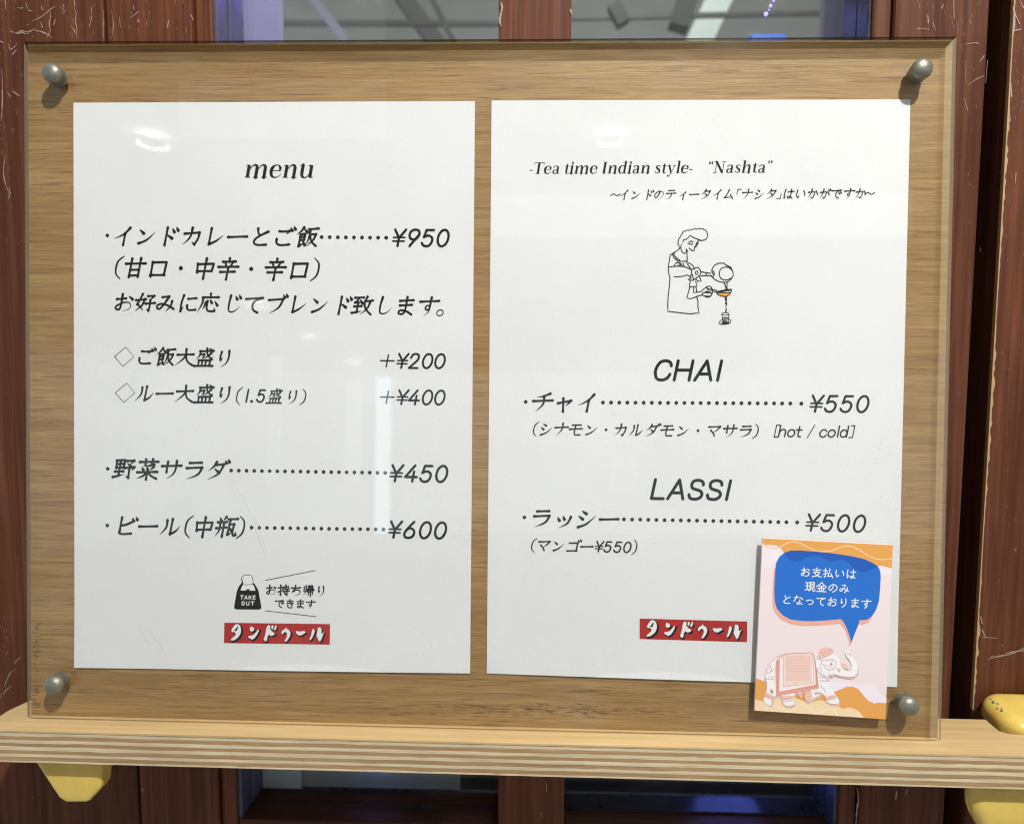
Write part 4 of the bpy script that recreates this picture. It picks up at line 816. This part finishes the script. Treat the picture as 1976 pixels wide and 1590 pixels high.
MAN = '''390,205 400,190 412,195 420,178 440,182 455,165 475,178 490,158 510,172 530,152 545,162 560,143 580,158 595,143 612,158 630,145 650,155 668,147 680,165 700,165 720,195 730,235 718,275 700,297 660,305 625,310/
390,205 395,218 375,232 370,255 345,285 335,320 340,335 328,350 350,375 348,400 365,405 350,420 315,448/398,330 405,300 440,292 470,270 492,240 530,262 570,280 610,292 635,303/610,300 590,330 575,360 555,395 548,445 520,440 500,425 485,408/
480,325 510,312 535,335/468,345 500,352 525,362/600,315 603,345 585,375 570,395/598,330 590,355/455,475 457,575 450,595/378,360 372,400 378,440 400,470 430,480 440,470/290,475 255,490 290,545 325,575 380,585 450,580/275,470 285,505 320,545 360,570/
300,455 262,480 230,500 222,560 208,640 205,700 215,760 228,800 220,900 208,1010 200,1100 198,1180 200,1250 300,1262 400,1275 520,1285 545,1275 615,1275 600,1190 601,1120 585,1055/210,662 280,652 340,648 420,655 470,675 500,690/285,645 300,615 320,595 345,600 380,640/325,600 370,610 390,650/335,635 352,640/400,610 415,640/
285,790 350,788 410,782 450,765 480,778 505,785/450,600 500,615 545,655 552,690/460,625 490,660 505,690/515,690 512,760 500,810/520,690 550,685 580,665 610,670 635,705 640,745 615,775 590,800 560,820 540,835 495,838 470,830 485,812 512,810/570,720 595,715 600,740 585,765 565,745 570,720/525,760 535,800 545,825/
635,722 710,735 770,745/635,778 710,775 785,778/710,740 712,770/780,715 810,715 820,745 810,785 785,790 775,770/790,730 805,760/785,700 800,665 830,630 870,610 940,608 990,640 1040,665 1065,720 1072,770 1050,810 1010,850 960,865 890,858 830,830 795,800/
900,690 930,668 975,658 1020,668 1040,690/900,690 885,730 888,780 905,812 950,835 1000,830 1045,805/620,790 645,850 605,850 575,825/570,850 590,915 490,925/495,850 488,930/490,935 470,1010 452,1075 500,1082 545,1070 585,1050 630,1040/545,935 540,1000 600,995 645,985 680,950 720,920 755,915 785,935 795,970/575,930 582,985/
640,1040 665,1005 700,1000 780,1005/650,1030 690,1045 740,1050 775,1045 785,1010/700,1060 760,1060 790,1020 795,970/710,930 750,960/700,985 745,990 790,960/720,935 725,965 785,945/790,965 830,962 865,985/795,985 840,992 855,1005/
865,985 960,965 1050,955 1045,990 1020,1030 975,1055 900,1045 855,1020 850,1000 865,985/875,1000 960,978 1045,970/865,1010 910,998 960,1005 1030,1000/950,870 970,920 975,955/990,870 985,920 990,955/960,1060 972,1110 985,1150 972,1190/982,1060 978,1110 968,1150/975,1215 970,1262/978,1215 974,1262'''
CUP = '''917,1285 935,1272 967,1268 1000,1272 1018,1287 1000,1300 967,1303 935,1300 917,1285/920,1295 937,1395/1015,1295 1003,1395/930,1335 1005,1335/935,1360 915,1362 890,1385 882,1412 900,1424 960,1424 1015,1415 1040,1390 1035,1365 1008,1355/910,1405 925,1412 970,1412 1015,1400/
935,1345 945,1395/955,1340 958,1395/975,1345 970,1395/990,1345 985,1390/940,1395 1000,1398/925,1390 935,1402 985,1404 1008,1392'''
line(shR, lambda k: (trace(k, MAN.replace('\n', ''), (1260, 420), 6.911, 1.9, YI), trace(k, CUP.replace('\n', ''), (1260, 420), 6.911, 1.4, YI), fill(k, '440,405 452,425 470,445 452,470 436,466', (1260, 420), 6.911, YI)), name='printed_drawing')
line(shR, lambda k: fill(k, '890,1012 930,1003 960,1008 1010,1002 1032,1018 1005,1040 985,1055 978,1075 965,1075 955,1055 915,1045 890,1035', (1260, 420), 6.911, YI), 'amber', 'printed_tea', YI+.00004)
# ================================================================= payment notice card on the front of the acrylic
YC0, YC = YA-.0002, YA-.0016
cc = [pB(u, v, YC) for u, v in ((1471.7, 1038.3), (1723.0, 1051.6), (1708.5, 1386.9), (1455.9, 1370.0))]
card = thing('notice_card', 'pink and orange card with blue speech bubble and elephant over the lower right corner', 'notice card', 'B', ((cc[2].x+cc[3].x)/2, YC, cc[2].z))
rim = plain('card_edge', (.62, .60, .55), .5)
g = G().prism([(c.x, c.z) for c in (cc[3], cc[2], cc[1], cc[0])], YC, YC0); part('card_stock', g, plain('pale_pink_card', (.77, .655, .65), .5, spec=.3), card)
O4 = (1440, 1030); S4 = 6.587; DY = 170*6.587
quad2 = [Vector((c.x, c.z)) for c in cc]
def clip(poly):
    """keep a printed area inside the card (Sutherland-Hodgman)"""
    ctr = sum(quad2, Vector((0, 0)))/4; out = [Vector(p) for p in poly]
    for i in range(4):
        a, b = quad2[i], quad2[(i+1) % 4]; sg = 1 if (b-a).cross(ctr-a) > 0 else -1
        res = []; ins = lambda p: (b-a).cross(p-a)*sg >= 0
        for j in range(len(out)):
            p, q_ = out[j-1], out[j]; ip, iq = ins(p), ins(q_)
            if ip != iq:
                d1 = (b-a).cross(p-a); d2 = (b-a).cross(q_-a); res.append(p+(q_-p)*(d1/(d1-d2)))
            if iq: res.append(q_)
        out = res
        if not out: return []
    return [tuple(p) for p in out]
def dup2(p):
    r = []
    for x in p:
        if not r or (Vector(x)-Vector(r[-1])).length > 1e-6: r.append(x)
    if len(r) > 1 and (Vector(r[0])-Vector(r[-1])).length < 1e-6: r.pop()
    return r
LV = [0]
def cardfill(s, col, name, dy=0, smooth=False, rough=.5, off=(0, 0), parent=None, m=None):
    LV[0] += 1; Y = YC-.000022*LV[0]; k = Ink(Y)
    for ln in s.split('/'):
        q_ = [tuple(float(c) for c in t.split(',')) for t in ln.split()]; pp = []
        for x, y in q_:
            p = pB(O4[0]+(x+off[0])/S4, O4[1]+(y+dy+off[1])/S4, YC); pp.append((p.x, p.z))
        if smooth: pp = catmull(pp+[pp[0]], 4)[:-1]
        pp = dup2(clip(pp))
        if len(pp) > 2: k.poly(pp)
    return part(name, k.g, m or plain(name+'_ink', col, rough, spec=.3), parent or card)
def cardline(s, col, name, w, dy=0, smooth=True, parent=None, m=None):
    LV[0] += 1; k = Ink(YC-.000022*LV[0]); trace(k, s, (O4[0], O4[1]+dy/S4), S4, w, YC, smooth)
    return part(name, k.g, m or plain(name+'_ink', col, .5, spec=.3), parent or card)
ORG = (.70, .33, .085); SALM = (.74, .36, .29); WHT = (.80, .77, .77)
cardfill('150,120 300,140 380,145 440,180 480,240 420,300 380,370 300,420 180,440', (.78, .70, .72), 'printed_pale_cloud', smooth=False)
cardfill('1640,400 1740,405 1850,440 1900,520 1845,515 1770,535 1700,520', (.78, .70, .72), 'printed_pale_cloud', smooth=False)
cardfill('150,30 1900,30 1900,460 1850,440 1780,415 1720,405 1680,410 1600,390 1100,300 600,260 480,240 440,180 380,145 300,140 150,140', ORG, 'printed_orange_top')
cardline('208,120 280,165 360,180 430,165 520,115 600,103 680,115 780,165 880,210 980,225 1080,212 1180,175 1270,155 1350,162 1440,205 1540,270 1640,315 1740,325 1850,315', (.80, .58, .33), 'printed_wavy_line', 1.9)
BUB = '355,700 362,560 370,440 382,360 420,290 480,240 560,212 680,210 900,225 1100,245 1350,285 1500,320 1620,375 1685,430 1705,490 1708,560 1700,700 1685,850 1650,960 1600,1040 1540,1085 1480,1095 1440,1090 1425,1150 1380,1260 1334,1385 1322,1330 1300,1260 1265,1170 1230,1105 1200,1080 1050,1095 850,1108 700,1105 560,1085 460,1030 390,950 360,850'
cardfill('1560,1060 1600,1040 1590,1080 1540,1130 1480,1150 1430,1148 1440,1090 1500,1090/335,850 335,700 355,440 400,440 400,900 500,1060 850,1108 1200,1080 1290,1200 1335,1385 1312,1430 1300,1330 1255,1210 1190,1135 1050,1150 850,1165 700,1162 560,1140 440,1080 370,1000 340,930', (.76, .37, .30), 'printed_bubble_shadow')
bub = cardfill(BUB, (.022, .145, .53), 'printed_speech_bubble')
cardfill('480,242 520,300 560,335 620,348 700,335 780,290 850,273 920,285 1000,325 1080,348 1160,335 1240,328 1300,360 1360,430 1420,475 1500,485 1580,460 1640,425 1678,418 1620,375 1500,320 1350,285 1100,245 900,225 680,210 560,212', (.018, .095, .42), 'printed_bubble_wave', parent=bub)
LV[0] += 1; k = Ink(YC-.000022*LV[0]); o4 = lambda x, y: (O4[0]+x/S4, O4[1]+y/S4)
for t, a, b in (('お支払いは', (750, 483), (1330, 508)), ('現金のみ', (810, 665), (1245, 690)), ('となっております', (515, 830), (1525, 885))):
    a = o4(*a); b = o4(*b); run(k, t, a[0], b[0], a[1], b[1], 20.5, 20.5, 1.75, 0, False, YC)
part('printed_lettering', k.g, M['white'], bub)
# ground hills, then the elephant
cardfill('90,650 130,655 200,690 260,760 200,780 100,740', (.78, .70, .75), 'printed_pale_cloud', DY)
cardfill('1030,700 1110,760 1200,740 1400,800 1480,800 1560,790 1640,830 1700,900 1775,960 1850,1060 1600,1060 1400,900 1000,900', (.78, .70, .75), 'printed_pale_cloud', DY)
cardfill('90,700 125,712 200,740 260,760 700,900 1110,885 1200,850 1270,820 1350,815 1420,845 1480,920 1540,990 1620,1030 1700,1020 1850,1035 1850,1300 90,1300', ORG, 'printed_orange_hill', DY)
cardfill('90,970 130,980 220,1010 400,950 620,960 800,1025 930,985 1000,1000 1180,1070 1220,1100 1310,1080 1400,1110 1460,1160 1500,1230 1500,1300 90,1300', (.79, .60, .38), 'printed_sand_hill', DY)
cardline('230,1115 290,1065 340,1058 400,1075 480,1125 540,1135 600,1105 660,1065 720,1052 780,1075 850,1135 910,1150 980,1125 1050,1105 1110,1120 1160,1180', (.82, .72, .62), 'printed_wavy_line', 1.8, DY)
SIL = '480,400 560,390 700,385 850,390 890,400 930,350 990,315 1060,318 1105,350 1115,400 1165,440 1190,480 1215,520 1265,530 1280,570 1250,600 1300,605 1330,590 1335,540 1310,480 1262,420 1252,385 1275,355 1305,360 1315,385 1300,410 1345,440 1395,500 1415,570 1410,640 1370,685 1300,695 1200,680 1110,655 1080,680 1050,660 1030,740 1080,830 1130,920 1175,980 1180,1020 1150,1040 1060,1030 1010,1000 995,930 945,880 920,930 850,960 790,1010 750,1000 735,930 760,870 640,880 590,940 612,1040 560,1065 490,1055 455,1000 440,930 340,940 330,1000 310,1058 260,1040 215,990 235,900 260,840 250,740 240,700 262,600 320,500 400,430'
cardfill(SIL, (.62, .45, .42), 'printed_drop_shade', DY, off=(12, 26))
el = cardfill(SIL, WHT, 'printed_elephant', DY)
cardfill('455,425 500,395 848,390 880,560 900,620 912,830 700,872 380,930 378,490', SALM, 'printed_blanket', DY, parent=el)
cardfill('425,460 470,420 520,400 838,396 868,560 878,790 640,835 418,878', (.82, .72, .69), 'printed_blanket_border', DY, parent=el)
cardfill('500,402 812,400 832,560 830,735 500,800', (.80, .58, .51), 'printed_blanket_weave', DY, parent=el)
hs_ = '/'.join('%d,%d %d,%d' % (505, 410+i*28, min(825, 505+int(330)), 410+i*28-0+(-0)) for i in range(0, 1))
zig = '/'.join(' '.join('%d,%d' % (505+j*27, 425+i*27+(0 if j % 2 else 13)) for j in range(12)) for i in range(12))
cardline(zig, (.66, .33, .26), 'printed_zigzag', .85, DY, False, parent=el)
cardline('470,430 470,820 850,770 850,560 822,396/395,500 395,900 895,812/490,405 490,808 838,745', (.68, .30, .24), 'printed_blanket_line', .8, DY, False, parent=el)
cardfill('890,440 930,350 990,315 1060,318 1105,350 1090,400 1010,440 950,460/218,935 245,880 340,930 332,965/440,935 590,930 588,962 455,975/1000,950 1110,915 1135,950 1010,985/735,930 758,868 815,860 840,950 790,1010 750,1000/640,880 700,868 705,930 690,965 660,930/1150,600 1175,580 1200,600 1180,630/1190,500 1215,520 1265,530 1280,570 1250,600 1225,585', (.75, .46, .38), 'printed_harness', DY, parent=el)
dots_ = []
for (x0, y0, x1, y1, n_) in ((240, 920, 325, 965, 5), (465, 1000, 575, 998, 6), (1020, 985, 1130, 965, 6), (262, 718, 350, 722, 6), (930, 735, 1015, 745, 6), (285, 690, 345, 690, 4), (900, 620, 1010, 690, 6), (960, 480, 1090, 470, 7), (980, 530, 1110, 590, 7), (920, 390, 1080, 350, 8), (960, 420, 1090, 380, 7), (398, 500, 398, 890, 14), (420, 888, 890, 805, 16), (896, 640, 880, 790, 6), (870, 900, 870, 905, 2), (925, 690, 1020, 700, 6), (470, 975, 580, 972, 6), (232, 940, 320, 985, 5), (1010, 962, 1130, 942, 6), (270, 640, 340, 600, 5), (990, 560, 1040, 610, 4), (940, 560, 950, 620, 3)):
    for i in range(n_):
        x = x0+(x1-x0)*i/(n_-1); y = y0+(y1-y0)*i/(n_-1); dots_.append('%g,%g %g,%g %g,%g %g,%g' % (x-7, y, x, y-7, x+7, y, x, y+7))
cardfill('/'.join(dots_)+'/300,870 315,840 345,880 325,905/870,910 885,870 895,910/905,905 915,870 930,905/1060,540 1075,500 1095,540', (.55, .25, .2), 'printed_beads', DY, parent=el)
cardline('870,480 900,460 945,475 950,540 910,600 880,560 868,500/1020,500 1050,470 1100,480 1140,500 1130,550 1090,600 1040,590/1030,680 1090,655/1275,380 1290,400 1300,385/240,700 220,800 190,880/300,540 320,600 290,650/1050,660 1080,685 1110,655/920,640 1010,700 1030,740/590,880 640,880/255,740 255,850 235,900/940,800 990,850 1000,900/1120,560 1180,610', (.60, .42, .42), 'printed_drawing_line', .75, DY, True, parent=el)

cardfill('/'.join('%g,%g %g,%g %g,%g %g,%g' % (x-8, y, x, y-8, x+8, y, x, y+8) for x, y in ((940, 400), (975, 370), (1010, 350), (1045, 345), (960, 430), (1000, 410), (1040, 385), (1075, 370), (1085, 400), (915, 430), (1165, 600), (1240, 560), (1215, 545))), (.85, .78, .76), 'printed_beads', DY, parent=el)
cardline('458,430 500,398 700,388 848,392 880,560 915,832/380,930 378,490 460,428/380,930 700,872 912,832/262,600 320,500 400,430 480,400/340,940 330,1000 310,1058/440,930 455,1000 490,1055 560,1065 612,1040/735,930 750,1000 790,1010/995,930 1010,1000 1060,1030 1150,1040/1110,655 1200,680 1300,695 1370,685/1250,600 1300,605 1330,590', (.62, .36, .33), 'printed_outline', .7, DY, True, parent=el)
# ================================================================= the lit passage in front of the sign, seen mirrored in the acrylic
struct('floor', G().box(-6, 6, -11, .0, -.02, 0), plain('floor_tile', (.62, .61, .59), .5))
CE = struct('ceiling', G().box(-6, 6, -11, -.3, CEIL+.03, CEIL+.06), plain('ceiling_panel', (.72, .72, .70), .8))
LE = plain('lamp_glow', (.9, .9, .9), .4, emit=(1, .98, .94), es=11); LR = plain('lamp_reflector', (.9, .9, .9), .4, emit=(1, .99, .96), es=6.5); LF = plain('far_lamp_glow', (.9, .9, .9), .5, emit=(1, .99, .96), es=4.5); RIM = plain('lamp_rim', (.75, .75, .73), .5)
def downlight(p, r, label, far=False):
    o = thing('ceiling_downlight', label, 'downlight', 'W', tuple(p), 'round downlights in the passage ceiling')
    part('rim', G().lathe([(r*1.18, 0), (r*1.18, -.004), (r, -.006), (r, .001)], p, 'z', 40), RIM, o, smooth=False)
    g = G()
    n = 40; pr = [(r, -.004), (r*.5, .008)]
    for rr, h in pr:
        for k in range(n): a = 2*math.pi*k/n; g.v.append((p[0]+rr*math.cos(a), p[1]+rr*math.sin(a), p[2]+h))
    g.f = [(k, (k+1) % n, n+(k+1) % n, n+k) for k in range(n)]; part('reflector', g, LF if far else LR, o)
    part('lens', G().lathe([(r*.46, .010), (r*.46, .022)], p, 'z', 30), LF if far else LE, o)
def px_width(u, v, p, wpx): return wpx/F*(Vector(p)-CAM).length/2
for i, (u, v, wd, lb) in enumerate(((295, 276, 62, 'round ceiling downlight mirrored near the top of the left sheet'), (1177, 271, 58, 'round ceiling downlight mirrored above the tea time heading'), (497, 590, 44, 'far ceiling downlight mirrored over the blend line'), (597, 651, 36, 'farther ceiling downlight mirrored below the blend line'), (676, 700, 26, 'farthest ceiling downlight mirrored beside the 200 yen price'))):
    p = mirror(u, v, Z=CEIL); h = oB; D = (p-CAM).length + 2*0; r = wd/F*(p-CAM).length/2*1.0
    print('downlight', i, tuple(round(c, 2) for c in p), round(r, 3))
    if p.y > -10.5: downlight(p, r, lb, i > 1)
kp = Vector((KEY.x, KEY.y, CEIL+.004)); downlight(kp, .03, 'bright ceiling spot above right of the menu board')
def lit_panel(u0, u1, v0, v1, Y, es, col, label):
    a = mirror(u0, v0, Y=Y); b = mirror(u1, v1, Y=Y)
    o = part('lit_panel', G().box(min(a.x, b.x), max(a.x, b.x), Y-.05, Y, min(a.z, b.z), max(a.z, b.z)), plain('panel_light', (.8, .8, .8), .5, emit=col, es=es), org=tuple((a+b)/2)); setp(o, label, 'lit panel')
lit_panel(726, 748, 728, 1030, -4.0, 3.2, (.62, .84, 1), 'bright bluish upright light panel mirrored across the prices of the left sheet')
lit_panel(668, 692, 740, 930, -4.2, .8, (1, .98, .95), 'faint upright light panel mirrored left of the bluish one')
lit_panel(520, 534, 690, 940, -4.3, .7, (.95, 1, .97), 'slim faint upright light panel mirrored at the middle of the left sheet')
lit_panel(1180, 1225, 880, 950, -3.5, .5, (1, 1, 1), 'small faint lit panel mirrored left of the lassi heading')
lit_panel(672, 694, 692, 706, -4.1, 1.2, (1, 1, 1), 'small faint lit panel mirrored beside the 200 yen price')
def band_panel(u0, u1, v0, v1, es, label):  # unseen glowing panels, added to give the pale mirrored bands
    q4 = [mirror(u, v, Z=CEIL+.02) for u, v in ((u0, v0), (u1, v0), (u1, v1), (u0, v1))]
    o = part('mirrored_band_glow', G().prism([(p.x, p.y) for p in q4], CEIL+.012, CEIL+.028, 'z'), plain('band_glow', (.8, .8, .8), .5, emit=(.97, 1, 1), es=es), org=tuple(q4[0])); setp(o, label, 'glow panel')
band_panel(950, 1760, 378, 455, .55, 'wide faint glow panel added, mirrored as a pale band across the right sheet')
band_panel(345, 745, 160, 262, .35, 'faint glow panel added, mirrored as a pale band across the left sheet heading')
DARKP = plain('passage_wall', (.42, .42, .42), .8)
